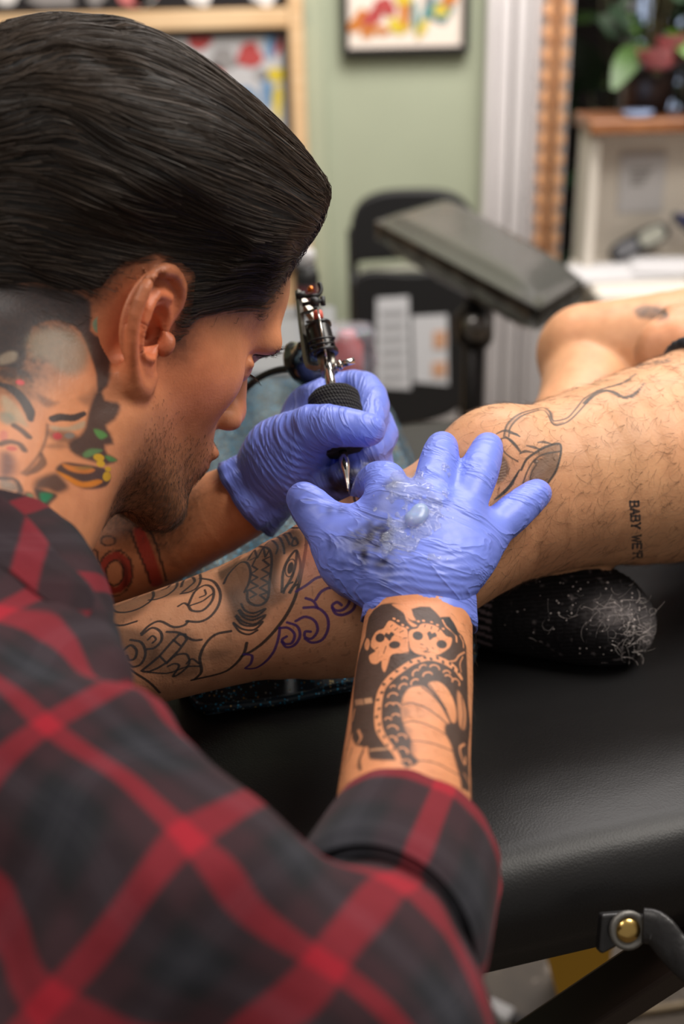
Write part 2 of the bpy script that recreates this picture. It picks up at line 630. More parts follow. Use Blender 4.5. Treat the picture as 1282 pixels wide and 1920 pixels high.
xl = ony(905, 250, WY)[0]; xr = ony(1058, 250, WY)[0]
struct('wall_back', box((-3.2, WY, 0), (xl + .01, WY + .12, 2.6)), m_green)
xc = ony(612, 250, WY)[0]
struct('trim_2', box((ony(560, 250, WY)[0] - .6, WY - .03, 0), (xc, WY, 2.6), .004), m_green)     # boxed-out strip beside the corner
struct('wall_right', box((3.3, -1.6, 0), (3.4, 4.7, 2.6)), m_white)
struct('wall_left', box((-3.2, -1.6, 0), (-3.1, WY, 2.6)), m_green)
struct('wall_alcove', box((xr, 4.55, 0), (3.4, 4.65, 2.6)), m_dark)
tr = struct('trim_1', box((xl, WY - .02, 0), (xr, WY + .35, 2.6)), m_white)
for i, (a, b, d) in enumerate(((905, 922, .05), (926, 950, .035), (956, 980, .04), (986, 1000, .03))):
    x0 = ony(a, 250, WY - .02)[0]; x1 = ony(b, 250, WY - .02)[0]
    mesh_obj('trim_bead', *box((x0, WY - .02 - d, 0), (x1, WY - .02, 2.6), .006), m_white, tr, False)
struct('baseboard_back', box((-3.2, WY - .045, 0), (xl - .005, WY - .03, .13), .003), m_white)

# carved wooden strip hung on the trim: one lobed piece under the other
m_carv = mat('orange_brown_wood', lin(216, 160, 116), .6); t = NT(m_carv)
t.l(t.ramp(t.noise(30, 4), [(.3, lin(214, 148, 98)), (.7, lin(234, 186, 142))]), t.b.inputs['Base Color'])
gx = ony(1034, 250, WY - .05)[0]; hwid = (ony(1060, 250, WY - .05)[0] - ony(1010, 250, WY - .05)[0]) / 2
ztop = ony(1034, -90, WY - .05)[2]; zbot = ony(1030, 500, WY - .05)[2]; npc = 15; dz = (ztop - zbot) / npc
carv = empty('carved_strip', (gx, WY - .03, zbot))
tag(carv, 'orange-brown strip with lobed edges hanging on the white trim', 'ornament')
prof = [(.42, 0), (.52, .12), (.95, .3), (1., .5), (.95, .68), (.55, .85), (.42, 1.)]
vb, fb = slab([(s * hwid, 0, zz * dz) for s, zz in prof] + [(-s * hwid, 0, zz * dz) for s, zz in prof[::-1]], (0, -1, 0), .016)
me0 = None
for i in range(npc):
    if me0 is None:
        o = mesh_obj('lobed_piece', vb, fb, m_carv, carv, False); me0 = o.data
    else:
        o = bpy.data.objects.new('lobed_piece', me0); col.objects.link(o); o.parent = carv
    o.location = (0, -.022, i * dz)
mesh_obj('backing_rib', *box((-hwid * .3, -.022, 0), (hwid * .3, .0, dz * npc)), m_carv, carv, False)

# ------------------------------------------------------------------ light wood display rack with flash sheets (left of the wall)
m_pine = mat('pale_pine', lin(214, 180, 138), .55); t = NT(m_pine)
wv = t.n('ShaderNodeTexNoise'); mp = t.n('ShaderNodeMapping'); mp.inputs['Scale'].default_value = (2, 30, 30)
t.l(t.n('ShaderNodeTexCoord').outputs['Object'], mp.inputs[0]); t.l(mp.outputs[0], wv.inputs['Vector']); wv.inputs['Scale'].default_value = 3
t.l(t.ramp(wv.outputs['Fac'], [(.3, lin(200, 160, 114)), (.7, lin(226, 194, 152))]), t.b.inputs['Base Color'])
m_blackf = mat('black_frame_wood', lin(26, 24, 26), .45)
m_cream = mat('cream_paper', lin(228, 214, 200), .8, spec=.2)
m_paper = mat('white_paper', lin(186, 184, 184), .8, spec=.2)
m_glass = mat('picture_glass', (1, 1, 1, 1), .05, Transmission_Weight=1.0, IOR=1.2, Alpha=.25)
inks = {k: mat('print_' + k, lin(*c), .7, spec=.2) for k, c in dict(red=(172, 74, 72), yellow=(208, 184, 60), orange=(192, 118, 52), teal=(70, 130, 132), black=(34, 32, 34), pink=(206, 120, 118), green=(80, 110, 60), blue=(110, 140, 170), white=(225, 222, 218), grey=(140, 136, 134)).items()}

YR = WY - .06
rail_y0, rail_y1 = ony(300, 20, YR)[2], ony(300, 57, YR)[2]
xs0, xs1 = ony(545, 150, YR)[0], ony(572, 150, YR)[0]
rk = empty('display_rack', ((xs0 - 1.0) , WY - .03, rail_y1 - .9))
tag(rk, 'pale pine display rack of flash sheets on the wall behind the hair', 'rack')
part('rail', *box((xs0 - 1.6, YR - .02, rail_y1), (xs1, WY - .03, rail_y0), .003), m_pine, rk, False)
part('rail', *box((xs0 - 1.6, YR - .02, rail_y1 - 1.0), (xs1, WY - .03, rail_y1 - .95), .003), m_pine, rk, False)
part('stile', *box((xs0, YR - .025, rail_y1 - 1.0), (xs1, WY - .03, rail_y0 + .6), .003), m_pine, rk, False)
part('stile', *box((xs0 - 1.64, YR - .025, rail_y1 - 1.0), (xs0 - 1.6, WY - .03, rail_y0 + .6), .003), m_pine, rk, False)
part('back_panel', *box((xs0 - 1.6, WY - .04, rail_y1 - .96), (xs0, WY - .032, rail_y0 + .6)), m_pine, rk, False)
# upper compartment: dark sheet with pale round motifs
up = empty('flash_sheet', (xs0 - .5, WY - .05, rail_y0 + .002))
tag(up, 'black flash sheet with pale round motifs above the pine rail', 'poster')
part('sheet', *box((xs0 - 1.5, WY - .052, rail_y0 + .004), (xs0 - .005, WY - .044, rail_y0 + .55)), inks['black'], up, False)


def blob(cx, cy, rx, ry, Y, m, parent, name='printed_motif', n=18, wob=.12, th=.0015, tilt=0., seed=0):
    r_ = np.random.default_rng(int(abs(cx) * 7 + abs(cy) * 13 + seed)); a = np.linspace(0, 2*np.pi, n, endpoint=False)
    k = 1 + wob * np.sin(a * 3 + r_.uniform(0, 6)) + wob * .7 * np.sin(a * 5 + r_.uniform(0, 6))
    x = rx * k * np.cos(a); y = ry * k * np.sin(a); c, s = math.cos(tilt), math.sin(tilt)
    pts = [ony(cx + c*u - s*w_, cy + s*u + c*w_, Y) for u, w_ in zip(x, y)]
    v, f = slab(pts, (0, -1, 0), th)
    return part(name, v, f, m, parent, False)


for cx, rx, m in ((12, 26, 'white'), (98, 44, 'grey'), (255, 40, 'pink'), (268, 22, 'white'), (375, 24, 'white'), (495, 26, 'white'), (180, 20, 'grey')):
    blob(cx, -6 - (cx % 7), rx, 20, WY - .054, inks[m], up)
# lower compartment: framed flash sheet
lowp = empty('framed_flash_sheet', (xs0 - .2, WY - .05, rail_y1 - .6))
tag(lowp, 'thin black framed flash sheet with red and yellow drawings beside the pine stile', 'poster')
fx0, fx1, fz1 = xs0 - .42, xs0 - .004, rail_y1 - .004
fz0 = fz1 - .6
part('sheet', *box((fx0, WY - .048, fz0), (fx1, WY - .042, fz1)), m_paper, lowp, False)
for lo, hi in (((fx0, fz1 - .012), (fx1, fz1)), ((fx0, fz0), (fx1, fz0 + .012)), ((fx0, fz0 + .012), (fx0 + .012, fz1 - .012)), ((fx1 - .012, fz0 + .012), (fx1, fz1 - .012))):
    part('frame_bar', *box((lo[0], WY - .062, lo[1]), (hi[0], WY - .041, hi[1]), .002), m_blackf, lowp, False)
for a in ((372, 75, 24, 18, 'red', .3), (418, 112, 26, 22, 'grey', 0), (468, 104, 24, 24, 'red', .2), (400, 150, 16, 30, 'pink', .5), (508, 84, 12, 26, 'blue', .2), (520, 84, 7, 20, 'red', 0),
          (518, 140, 18, 14, 'yellow', 0), (520, 190, 9, 34, 'yellow', 0), (548, 245, 20, 9, 'yellow', .9), (500, 175, 12, 30, 'blue', 0), (455, 190, 26, 30, 'blue', 0), (490, 140, 14, 10, 'grey', 0), (560, 262, 10, 12, 'yellow', 0)):
    if a[0] < 540: blob(a[0], a[1], a[2], a[3], WY - .0495, inks[a[4]], lowp, tilt=a[5])

# ------------------------------------------------------------------ framed picture on the green wall
YP = WY - .03
px0, px1 = ony(641, 60, YP)[0], ony(879, 60, YP)[0]; pz0 = ony(760, 101, YP)[2]; pz1 = pz0 + .42
pic = empty('framed_picture', ((px0 + px1) / 2, WY, pz0))
tag(pic, 'black framed picture with orange and teal shapes on cream paper', 'picture')
fw = .016
for lo, hi in (((px0, pz0), (px1, pz0 + fw)), ((px0, pz1 - fw), (px1, pz1)), ((px0, pz0 + fw), (px0 + fw, pz1 - fw)), ((px1 - fw, pz0 + fw), (px1, pz1 - fw))):
    part('frame_bar', *box((lo[0], YP - .008, lo[1]), (hi[0], WY - .001, hi[1]), .003), m_blackf, pic, False)
part('paper', *box((px0 + .005, YP + .012, pz0 + .005), (px1 - .005, YP + .02, pz1 - .005)), m_cream, pic, False)
for i, a in enumerate(((672, 40, 14, 26, 'orange', .6), (700, 30, 26, 14, 'red', -.8), (688, 62, 12, 10, 'orange', 0), (712, 56, 20, 8, 'orange', .3), (722, 12, 22, 16, 'red', .5), (748, 48, 22, 14, 'yellow', .2), (760, 20, 10, 34, 'orange', .1),
          (756, -8, 16, 18, 'yellow', 0), (778, 30, 6, 34, 'teal', -.1), (792, 50, 8, 22, 'yellow', .4), (800, 24, 8, 16, 'teal', .4), (824, 18, 26, 20, 'teal', .2), (826, 20, 15, 10, 'yellow', .2), (842, -4, 14, 18, 'orange', .3), (806, -10, 10, 20, 'grey', .2))):
    blob(a[0], a[1], a[2], a[3], YP + .0105 - .0004 * i, inks[a[4]], pic, tilt=a[5])

# ------------------------------------------------------------------ folding chair leaning folded against the wall
m_plast = mat('black_plastic', lin(24, 24, 25), .42); NTt = NT(m_plast); NTt.bump(NTt.noise(500, 2), .15, .0006)
m_tube = mat('black_tube', lin(22, 22, 22), .35)
m_label = mat('label_paper', lin(196, 196, 198), .7); m_lorange = mat('label_orange', lin(196, 150, 118), .7); m_lgrey = mat('label_print', lin(150, 150, 152), .7)
YC = 2.75
def C2(px, py, dy=0.): return ony(px, py, YC + dy)
ch = empty('folding_chair', (C2(775, 760)[0], YC, 0.0))
tag(ch, 'folded black plastic folding chair with white warning labels leaning by the green wall', 'chair')
out = catmull([(657, 500), (657, 430), (672, 385), (710, 362), (775, 356), (840, 360), (878, 384), (900, 430), (903, 500)], 5)
back = list(out) + [(880, 492), (770, 486), (680, 492)]
v, f = slab([C2(*p) for p in back], (0, -1, 0), .03); up_bevel(part('backrest', v, f, m_plast, ch, False), .008)
seat = catmull([(668, 520), (770, 512), (868, 520), (874, 640), (868, 760), (770, 800), (674, 790), (664, 640)], 5, True)
v, f = slab([C2(*p) for p in seat], (0, -1, 0), .035); up_bevel(part('seat', v, f, m_plast, ch, False), .008)
part('rear_rim', *sweep([C2(672, 512, .02), C2(770, 502, .02), C2(870, 512, .02)], .011, 10), mat('rim_grey', lin(176, 176, 160), .5), ch)
for x in (660, 893):
    a = C2(x, 430, .03); part('leg', *sweep([a, a * V(1, 1, .5) + V(0, .0, 0), V(a[0], YC - .1, .0)], .0125, 10), m_tube, ch)
    part('leg', *sweep([C2(x + (12 if x < 700 else -12), 540, .05), V(a[0] + (.02 if x < 700 else -.02), YC + .12, 0)], .0115, 10), m_tube, ch)
for poly, m, nm in (([(706, 560), (766, 556), (770, 730), (704, 726)], m_label, 'warning_label'), ([(772, 594), (838, 590), (840, 722), (776, 716)], m_label, 'warning_label'), ([(812, 622), (836, 620), (836, 652), (812, 654)], m_lorange, 'label_print'), ([(810, 680), (836, 678), (836, 706), (810, 706)], m_lorange, 'label_print')):
    dy = -.002 if m is m_label else -.004
    v, f = slab([C2(a, b, dy) for a, b in poly], (0, -1, 0), .0018); part(nm, v, f, m, ch, False)
for i in range(6):
    v, f = slab([C2(a, b, -.004) for a, b in ((714, 584 + i*24), (758, 582 + i*24), (758, 590 + i*24), (714, 592 + i*24))], (0, -1, 0), .0012); part('label_print', v, f, m_lgrey, ch, False)

# ------------------------------------------------------------------ padded arm rest on its stand, wrapped in clear film
m_vinyl = mat('black_vinyl', lin(34, 31, 28), .36); t = NT(m_vinyl); t.bump(t.noise(600, 2), .2, .0006)
m_film = mat('clear_film', lin(150, 150, 140), .10, Alpha=.14, Coat_Weight=.6); NT(m_film).bump(NT(m_film).noise(14, 3), .8, .012)
m_steel = mat('brushed_steel', lin(150, 148, 146), .3, 1.0)
m_gun = mat('dark_metal', lin(46, 44, 44), .4, .8)
A0 = P(703, 432, 1.95); A1 = P(835, 392, 2.08); A2 = P(1092, 545, 1.62); A3 = P(1008, 600, 1.52)
ar = empty('arm_rest', (float(P(880, 600, 1.75)[0]), float(P(880, 600, 1.75)[1]), 0))
tag(ar, 'tilted black padded arm rest wrapped in clear film on a metal stand', 'arm rest')
nrm = unit(np.cross(A1 - A0, A3 - A0)); nrm = nrm * np.sign(nrm[2])
L_, W_, TH_ = 14, 8, .045
def pad_grid(c, nrm, th, nu, nv, puff, off=0., rn=.06):
    """cushion between four corners with rounded edges"""
    v = []; f = []
    for side in (0, 1):
        for i in range(nu + 1):
            for j in range(nv + 1):
                a, b = i / nu, j / nv
                p = (1-a)*((1-b)*c[0] + b*c[1]) + a*((1-b)*c[3] + b*c[2])
                e = min(a, 1-a) * nu / max(1, nu*rn*2), min(b, 1-b) * nv / max(1, nv*rn*2)
                k = min(1, e[0]) ** .5 * min(1, e[1]) ** .5
                v.append(p + nrm * ((th/2 + off) * (.55 + .45*k) + puff * k * math.sin(math.pi*a)**.3) * (1 if side == 0 else -1))
    n0 = (nu+1) * (nv+1)
    for i in range(nu):
        for j in range(nv):
            q = (i*(nv+1)+j, (i+1)*(nv+1)+j, (i+1)*(nv+1)+j+1, i*(nv+1)+j+1)
            f.append(q); f.append(tuple(n0 + k for k in q[::-1]))
    bd = [(i, 0) for i in range(nu)] + [(nu, j) for j in range(nv)] + [(i, nv) for i in range(nu, 0, -1)] + [(0, j) for j in range(nv, 0, -1)]
    bd = [i*(nv+1)+j for i, j in bd]
    for a, b in zip(bd, bd[1:] + bd[:1]): f.append((a, n0 + a, n0 + b, b)[::-1])
    return np.array(v), f
v, f = pad_grid([A0, A1, A2, A3], nrm, .05, 20, 12, .008); part('pad', v, f, m_vinyl, ar)
v, f = pad_grid([A0, A1, A2, A3], nrm, .05, 20, 12, .008, .003); part('film_wrap', v, f, m_film, ar)
mid = (A0 + A1 + A2 + A3) / 4 - nrm * .04
part('bracket', *sweep([mid + (A0 - A2) * .18, mid, mid - (A0 - A2) * .18], .016, 10), m_gun, ar)
base = V(mid[0], mid[1], .02)
part('post', *sweep([mid, V(mid[0], mid[1], .4), base], .018, 12), m_gun, ar)
part('clamp_knob', *lathe([(.012, 0), (.022, .005), (.022, .02), (.012, .025)], mid + V(0, -.02, -.06), (0, -1, 0), 14), m_steel, ar)
part('swivel', *lathe([(.024, 0), (.03, .01), (.03, .05), (.022, .06)], mid + V(0, 0, -.1), (0, 0, 1), 16), m_gun, ar)
for k in range(3):
    a = k * 2.094 + .4; part('foot', *sweep([base + V(0, 0, .05), base + V(.26 * math.cos(a), .26 * math.sin(a), .0)], [.014, .011], 10), m_gun, ar)

# ------------------------------------------------------------------ desk with plants on the right
m_desk = mat('cream_board', lin(206, 198, 186), .6); m_walnut = mat('brown_wood_top', lin(122, 78, 46), .45); t = NT(m_walnut)
t.l(t.ramp(t.noise(12, 4), [(.3, lin(96, 56, 32)), (.7, lin(146, 94, 56))]), t.b.inputs['Base Color'])
YD = 2.55
def D2(px, py, dy=0.): return ony(px, py, YD + dy)
x0 = D2(1100, 400)[0]; zt = D2(1120, 250)[2]; zs = D2(1180, 505)[2]
dk = empty('desk_hutch', (x0 + .3, YD, 0)); tag(dk, 'cream open desk hutch with a brown wooden top below the plants', 'desk')
part('top_board', *box((x0 - .01, YD - .03, zt), (x0 + .95, YD + .15, zt + .028), .004), m_walnut, dk, False)
part('side_panel', *box((x0, YD, 0), (x0 + .02, YD + .13, zt), .002), m_desk, dk, False)
part('side_panel', *box((x0 + .9, YD, 0), (x0 + .92, YD + .13, zt), .002), m_desk, dk, False)
part('back_panel', *box((x0 + .02, YD + .11, 0), (x0 + .9, YD + .13, zt)), m_desk, dk, False)
part('work_top', *box((x0 - .01, YD - .22, zs - .025), (x0 + .93, YD + .11, zs), .004), m_desk, dk, False)
part('front_panel', *box((x0 + .02, YD - .16, 0), (x0 + .9, YD - .14, zs - .025)), m_desk, dk, False)
nt = mesh_obj('pinned_note', *box((D2(1165, 300, .1)[0], YD + .104, D2(1180, 400, .1)[2]), (D2(1250, 300, .1)[0], YD + .11, D2(1180, 290, .1)[2])), m_paper, None, False)
tag(nt, 'pale paper note on the back panel of the desk hutch', 'note')
for i in range(4):
    mesh_obj('printed_line', *box((D2(1185, 300, .1)[0], YD + .1025, D2(1180, 322 + i*9, .1)[2]), (D2(1226 - i*5, 300, .1)[0], YD + .104, D2(1180, 317 + i*9, .1)[2])), inks['grey'], nt, False)
for k, (a, b, c, d, rz) in enumerate(((1100, 500, 1235, 525, .1), (1230, 495, 1330, 520, -.15))):
    p0 = onz(a, b, zs + .002); p1 = onz(c, d, zs + .002)
    cx_, cy_ = (p0 + p1)[:2] / 2; hx, hy = .11, .075
    o = mesh_obj('paper_sheets', *join(*[box((-hx + .004*i, -hy, .002*i), (hx + .003*i, hy, .0018 + .002*i)) for i in range(3)]), m_paper, None, False)
    o.location = (cx_, cy_, zs + .001 + .008 * k); o.rotation_euler.z = rz
    tag(o, ['white sheets of paper on the desk below the black handset', 'white sheets of paper on the desk at the picture edge'][k], 'paper')
# cordless handset leaning against the back panel
def lean(o, px, py, Y, slope, sc):
    c = ony(px, py, Y); zx = Vector((math.cos(slope), 0, math.sin(slope))); n_ = Vector((0, -.94, .34)).normalized(); y_ = n_.cross(zx).normalized(); n_ = zx.cross(y_)
    m = Matrix.Identity(4)
    for i in range(3): m[i][0] = zx[i] * sc; m[i][1] = y_[i] * sc; m[i][2] = n_[i] * sc; m[i][3] = c[i]
    o.matrix_world = m
hs = empty('handset', (0, 0, 0)); lean(hs, 1197, 455, YD + .075, math.radians(27), .82)
tag(hs, 'black handset with a pale screen leaning on the hutch back panel', 'phone')
def superbox(a, b, c, n=28, e=3.2, m=5):
    t_ = np.linspace(0, 2*np.pi, n, endpoint=False); co, si = np.cos(t_), np.sin(t_)
    ring = np.stack([a*np.sign(co)*np.abs(co)**(2/e), b*np.sign(si)*np.abs(si)**(2/e)], 1); v = []; f = []
    for k in range(m):
        h = k/(m-1); s = (1 - abs(2*h-1)**4*.18); v += [(x*s, y*s, c*h) for x, y in ring]
    for k in range(m-1):
        for j in range(n): f.append((k*n+j, k*n+(j+1)%n, (k+1)*n+(j+1)%n, (k+1)*n+j))
    f.append(tuple(range(n))[::-1]); f.append(tuple((m-1)*n+j for j in range(n))); return np.array(v), f
mesh_obj('casing', *superbox(.085, .03, .028), m_plast, hs, False)
v, f = superbox(.034, .021, .004); mesh_obj('screen', v + V(.035, 0, .027), f, mat('handset_screen', lin(150, 150, 138), .3), hs, False)
v, f = superbox(.03, .018, .003); mesh_obj('keypad', v + V(-.038, 0, .027), f, mat('handset_keys', lin(96, 96, 100), .5), hs, False)
ps = empty('desk_gadget', (0, 0, 0)); lean(ps, 1290, 425, YD + .07, -.6, .7); tag(ps, 'small black and dark blue gadget at the right edge of the desk', 'gadget')
v, f = superbox(.07, .018, .014); mesh_obj('base', v, f, m_plast, ps, False)
v, f = superbox(.066, .017, .03); mesh_obj('arm', v + V(0, 0, .02), f, mat('navy_plastic', lin(28, 32, 70), .4), ps, False)

# plants in pots on the hutch
def leafmat(name, c): 
    m = mat(name, c, .45, spec=.4); t = NT(m); t.l(t.mix(t.noise(25, 2), c, tuple(x*.55 for x in c[:3]) + (1,)), t.b.inputs['Base Color']); return m
m_leaf = [leafmat('leaf_green', lin(66, 96, 40)), leafmat('leaf_dark', lin(34, 58, 34)), leafmat('leaf_bright', lin(90, 128, 44)), leafmat('leaf_pale', lin(120, 132, 92))]
m_petal = leafmat('pink_petal', lin(226, 142, 146)); m_petal2 = leafmat('magenta_petal', lin(206, 84, 120)); m_pot = mat('glazed_pot', lin(50, 44, 44), .35); m_bpot = mat('blue_white_pot', lin(160, 178, 214), .3)
m_stem = mat('plant_stem', lin(70, 66, 40), .6)
def leaf_mesh(L, W, bend, n=6):
    v = []; f = []
    for i in range(n + 1):
        t_ = i / n; w_ = W * math.sin(math.pi * min(1, t_ * .92 + .04)) ** .8; x = L * t_; z = -bend * t_ * t_
        v += [(x, -w_, z + .15 * w_), (x, 0, z), (x, w_, z + .15 * w_)]
    for i in range(n):
        for j in range(2): a = i*3+j; f.append((a, a+3, a+4, a+1))
    return np.array(v), f
leaf_me = []
for L, W, bd in ((.16, .035, .05), (.12, .03, .03), (.2, .045, .09)):
    v, f = leaf_mesh(L, W, bd); o = mesh_obj('leaf_pattern', v, f); leaf_me.append(o.data); bpy.data.objects.remove(o)
def plant(px, py, Y, pot_z, label, cat, nl, H_, spread, mats, flowers=(), potm=None, group=None, xmin=-9):
    c = ony(px, py, Y); root = empty('potted_plant', (c[0], Y, pot_z)); tag(root, label, cat, group)
    v, f = lathe([(.045, 0), (.06, .07), (.064, .09), (.058, .09), (.05, .08)], V(0, 0, 0), (0, 0, 1), 18); mesh_obj('pot', v, f, potm or m_pot, root)
    r_ = np.random.default_rng(int(px))
    for i in range(nl):
        an = r_.uniform(0, 6.28); el = r_.uniform(-.3, 1.1); hh = r_.uniform(.08, H_); rad = spread * r_.uniform(.05, .5) * (1 - .3*hh/H_)
        p = Vector((rad * math.cos(an), rad * math.sin(an) * .6, .05 + hh))
        if c[0] + p.x + .16 * math.cos(an) < xmin: p.x = abs(p.x) * .6; an = r_.uniform(-1.2, 1.2)
        me = leaf_me[i % 3]
        key = (me.name, mats[i % len(mats)].name)
        if key not in leaf_cache: m2 = me.copy(); m2.materials.append(mats[i % len(mats)]); leaf_cache[key] = m2
        o = bpy.data.objects.new('leaf', leaf_cache[key]); col.objects.link(o); o.parent = root; o.location = p
        o.rotation_euler = (r_.uniform(-.5, .5), -el, an); o.scale = [r_.uniform(.7, 1.25) * (.55 if Y < YD + .5 else 1.1)] * 3
        if i % 4 == 0:
            v, f = sweep([(0, 0, .06), tuple(p * .5), tuple(p)], .003, 6); mesh_obj('stem', v, f, m_stem, root)
    for fx, fz, fm, fr in flowers:
        fl_ = empty_child('flower', root, (fx, -.1, fz))
        for k in range(9):
            a = k * .7; v, f = leaf_mesh(fr, fr * .42, -.3 * fr)
            o = mesh_obj('petal', v, f, fm, fl_); o.rotation_euler = (0, -.25 - .06*k, a)
    return root
leaf_cache = {}
def empty_child(name, parent, loc):
    v, f = lathe([(.008, 0), (.01, .006), (.006, .012)], V(0, 0, 0), (0, -1, 0), 10); o = mesh_obj(name, v, f, m_stem, parent); o.location = loc; return o
ztop_d = zt + .028
plant(1185, 120, YD + 1.35, ztop_d - .7, 'dark green leafy plant at the left of the window ledge', 'plant', 220, 1.4, 1.2, m_leaf[1:2] + m_leaf[:2], xmin=xr + .03)
plant(1222, 60, YD + .095, ztop_d, 'tall bright green leafy plant with a pink flower on the hutch', 'plant', 130, .55, .42, [m_leaf[0], m_leaf[2], m_leaf[1], m_leaf[1]], [(-.01, .09, m_petal, .06), (.02, .12, m_petal, .05)], xmin=ony(1078, 100, YD + .1)[0])
plant(1340, 60, YD + .09, ztop_d, 'leafy plant with magenta flowers at the right edge of the hutch', 'plant', 60, .45, .26, [m_leaf[1], m_leaf[0]], [(-.06, .1, m_petal2, .05), (.02, .09, m_petal2, .05)], m_pot)
bw = D2(1195, 232, -.0)
o = mesh_obj('saucer', *lathe([(.012, 0), (.026, .004), (.033, .014), (.030, .014), (.022, .007)], V(0, 0, 0), (0, 0, 1), 20), m_bpot); o.location = (bw[0] - .0, YD + .005, ztop_d); tag(o, 'pale blue saucer on the brown hutch top', 'saucer')
# window behind the plants: daylight panes
m_day = bpy.data.materials.new('daylight_pane'); m_day.use_nodes = True; t_ = m_day.node_tree; t_.nodes.remove(t_.nodes['Principled BSDF'])
em = t_.nodes.new('ShaderNodeEmission'); em.inputs[0].default_value = (.62, .74, 1, 1); em.inputs[1].default_value = .75; t_.links.new(em.outputs[0], t_.nodes['Material Output'].inputs[0])
wn = struct('window_1', box((xr + .45, 4.5, .62), (xr + 1.56, 4.55, 2.1)), m_white)
for i in range(3):
    for j in range(3):
        mesh_obj('pane', *box((xr + .48 + i*.36, 4.488, .66 + j*.48), (xr + .80 + i*.36, 4.5, 1.1 + j*.48)), m_day, wn, False)

# ------------------------------------------------------------------ supply cart behind the couch with wrapped bottle
m_cart = mat('grey_cart_top', lin(120, 122, 124), .4); 
cc = onz(630, 668, .76)
cart = empty('supply_cart', (cc[0], cc[1], 0)); tag(cart, 'grey supply cart behind the couch holding bottles', 'cart')
cx0, cy0 = cc[0] - .26, cc[1] - .02
part('tray_top', *box((cx0 - .06, cy0, .735), (cx0 + .26, cy0 + .3, .75), .004), m_cart, cart, False)
part('tray_shelf', *box((cx0 - .06, cy0, .3), (cx0 + .26, cy0 + .3, .315), .004), m_cart, cart, False)
for a in (cx0 - .05, cx0 + .25):
    for b in (cy0 + .01, cy0 + .29): part('leg', *sweep([(a, b, 0), (a, b, .74)], .01, 8), m_gun, cart)
bp = P(576, 545, 1.66)
bt = empty('bottle', (bp[0], bp[1], .75)); tag(bt, 'black bottle with a painted white highlight on top behind the forehead', 'bottle')
hb = P(576, 492, 1.66)[2] - .75
part('body', *lathe([(.0, 0), (.016, 0), (.017, .01), (.017, hb * .8), (.012, hb)], V(bp[0], bp[1], .75), (0, 0, 1), 20), m_plast, bt)
part('cap', *lathe([(.0125, 0), (.0125, .016), (.010, .022), (.0, .024)], V(bp[0], bp[1], .75 + hb), (0, 0, 1), 16), m_paper, bt)  # white highlight at the bottle's top, put in as a pale part
part('label', *lathe([(.0172, hb*.3), (.0174, hb*.31), (.0174, hb*.6), (.0172, hb*.61)], V(bp[0], bp[1], .75), (0, 0, 1), 20), mat('maroon_label', lin(90, 40, 46), .5), bt)
m_bag = mat('iridescent_film', lin(190, 190, 204), .12, Alpha=.28, Coat_Weight=.8, Thin_Film_Thickness=420.0); NT(m_bag).bump(NT(m_bag).noise(20, 3), 1., .02)
bg_ = onz(652, 700, .75)
bag = empty('wrapped_bottle', (bg_[0], bg_[1], .75)); tag(bag, 'red bottle in an iridescent clear bag behind the gloved fist', 'bottle')
hh = P(660, 600, zdepth(bg_))[2] - .75
part('bottle_body', *lathe([(.0, .001), (.018, .001), (.019, .01), (.019, hh * .62), (.01, hh * .8), (.01, hh * .9)], bg_ * V(1, 1, 0) + V(.0, 0, .75), (0, 0, 1), 16), mat('red_plastic', lin(196, 90, 88), .35), bag)
prof = [(.0, .0), (.030, .0), (.034, hh*.3), (.030, hh*.7), (.034, hh*.95), (.027, hh)]
v, f = lathe(prof, bg_ * V(1, 1, 0) + V(.0, 0, .75), (0, 0, 1), 26)
ang = np.arctan2(v[:, 1] - bg_[1], v[:, 0] - bg_[0]); v[:, :2] = bg_[:2] + (v[:, :2] - bg_[:2]) * (1 + .14*np.sin(ang*5 + v[:, 2:3][:, 0]*60))[:, None]
part('clear_bag', v, f, m_bag, bag)

# ------------------------------------------------------------------ the couch (padded black table)
m_couch = mat('black_couch_vinyl', lin(38, 37, 38), .44, spec=.35); t = NT(m_couch)
vo = t.n('ShaderNodeTexVoronoi'); vo.inputs['Scale'].default_value = 700; t.l(t.n('ShaderNodeTexCoord').outputs['Object'], vo.inputs['Vector'])
t.bump(t.noise(9, 3), .25, .008, t.bump(vo.outputs['Distance'], .15, .0005))
t.l(t.ramp(t.noise(5, 4), [(.3, lin(20, 20, 21)), (.7, lin(28, 27, 28))]), t.b.inputs['Base Color'])
YAW = math.radians(14.5); ta = V(math.cos(YAW), math.sin(YAW), 0); tb = V(-math.sin(YAW), math.cos(YAW), 0)
T0_ = V(.09, .487, 0)                                         # a point on the near top edge
couch = empty('tattoo_couch', (float(T0_[0]), float(T0_[1]), 0.)); couch.rotation_euler.z = YAW
tag(couch, 'padded black vinyl massage table under the tattooed leg', 'table')
def tw(u, v_, z): return T0_ + u * ta + v_ * tb + V(0, 0, z)
TU0, TU1, TWID, TZ, TT = -.29, 1.5, .70, .75, .045
nu, nv = 90, 46; er = .032
us = np.linspace(TU0, TU1, nu + 1); vs = np.linspace(0, TWID, nv + 1)
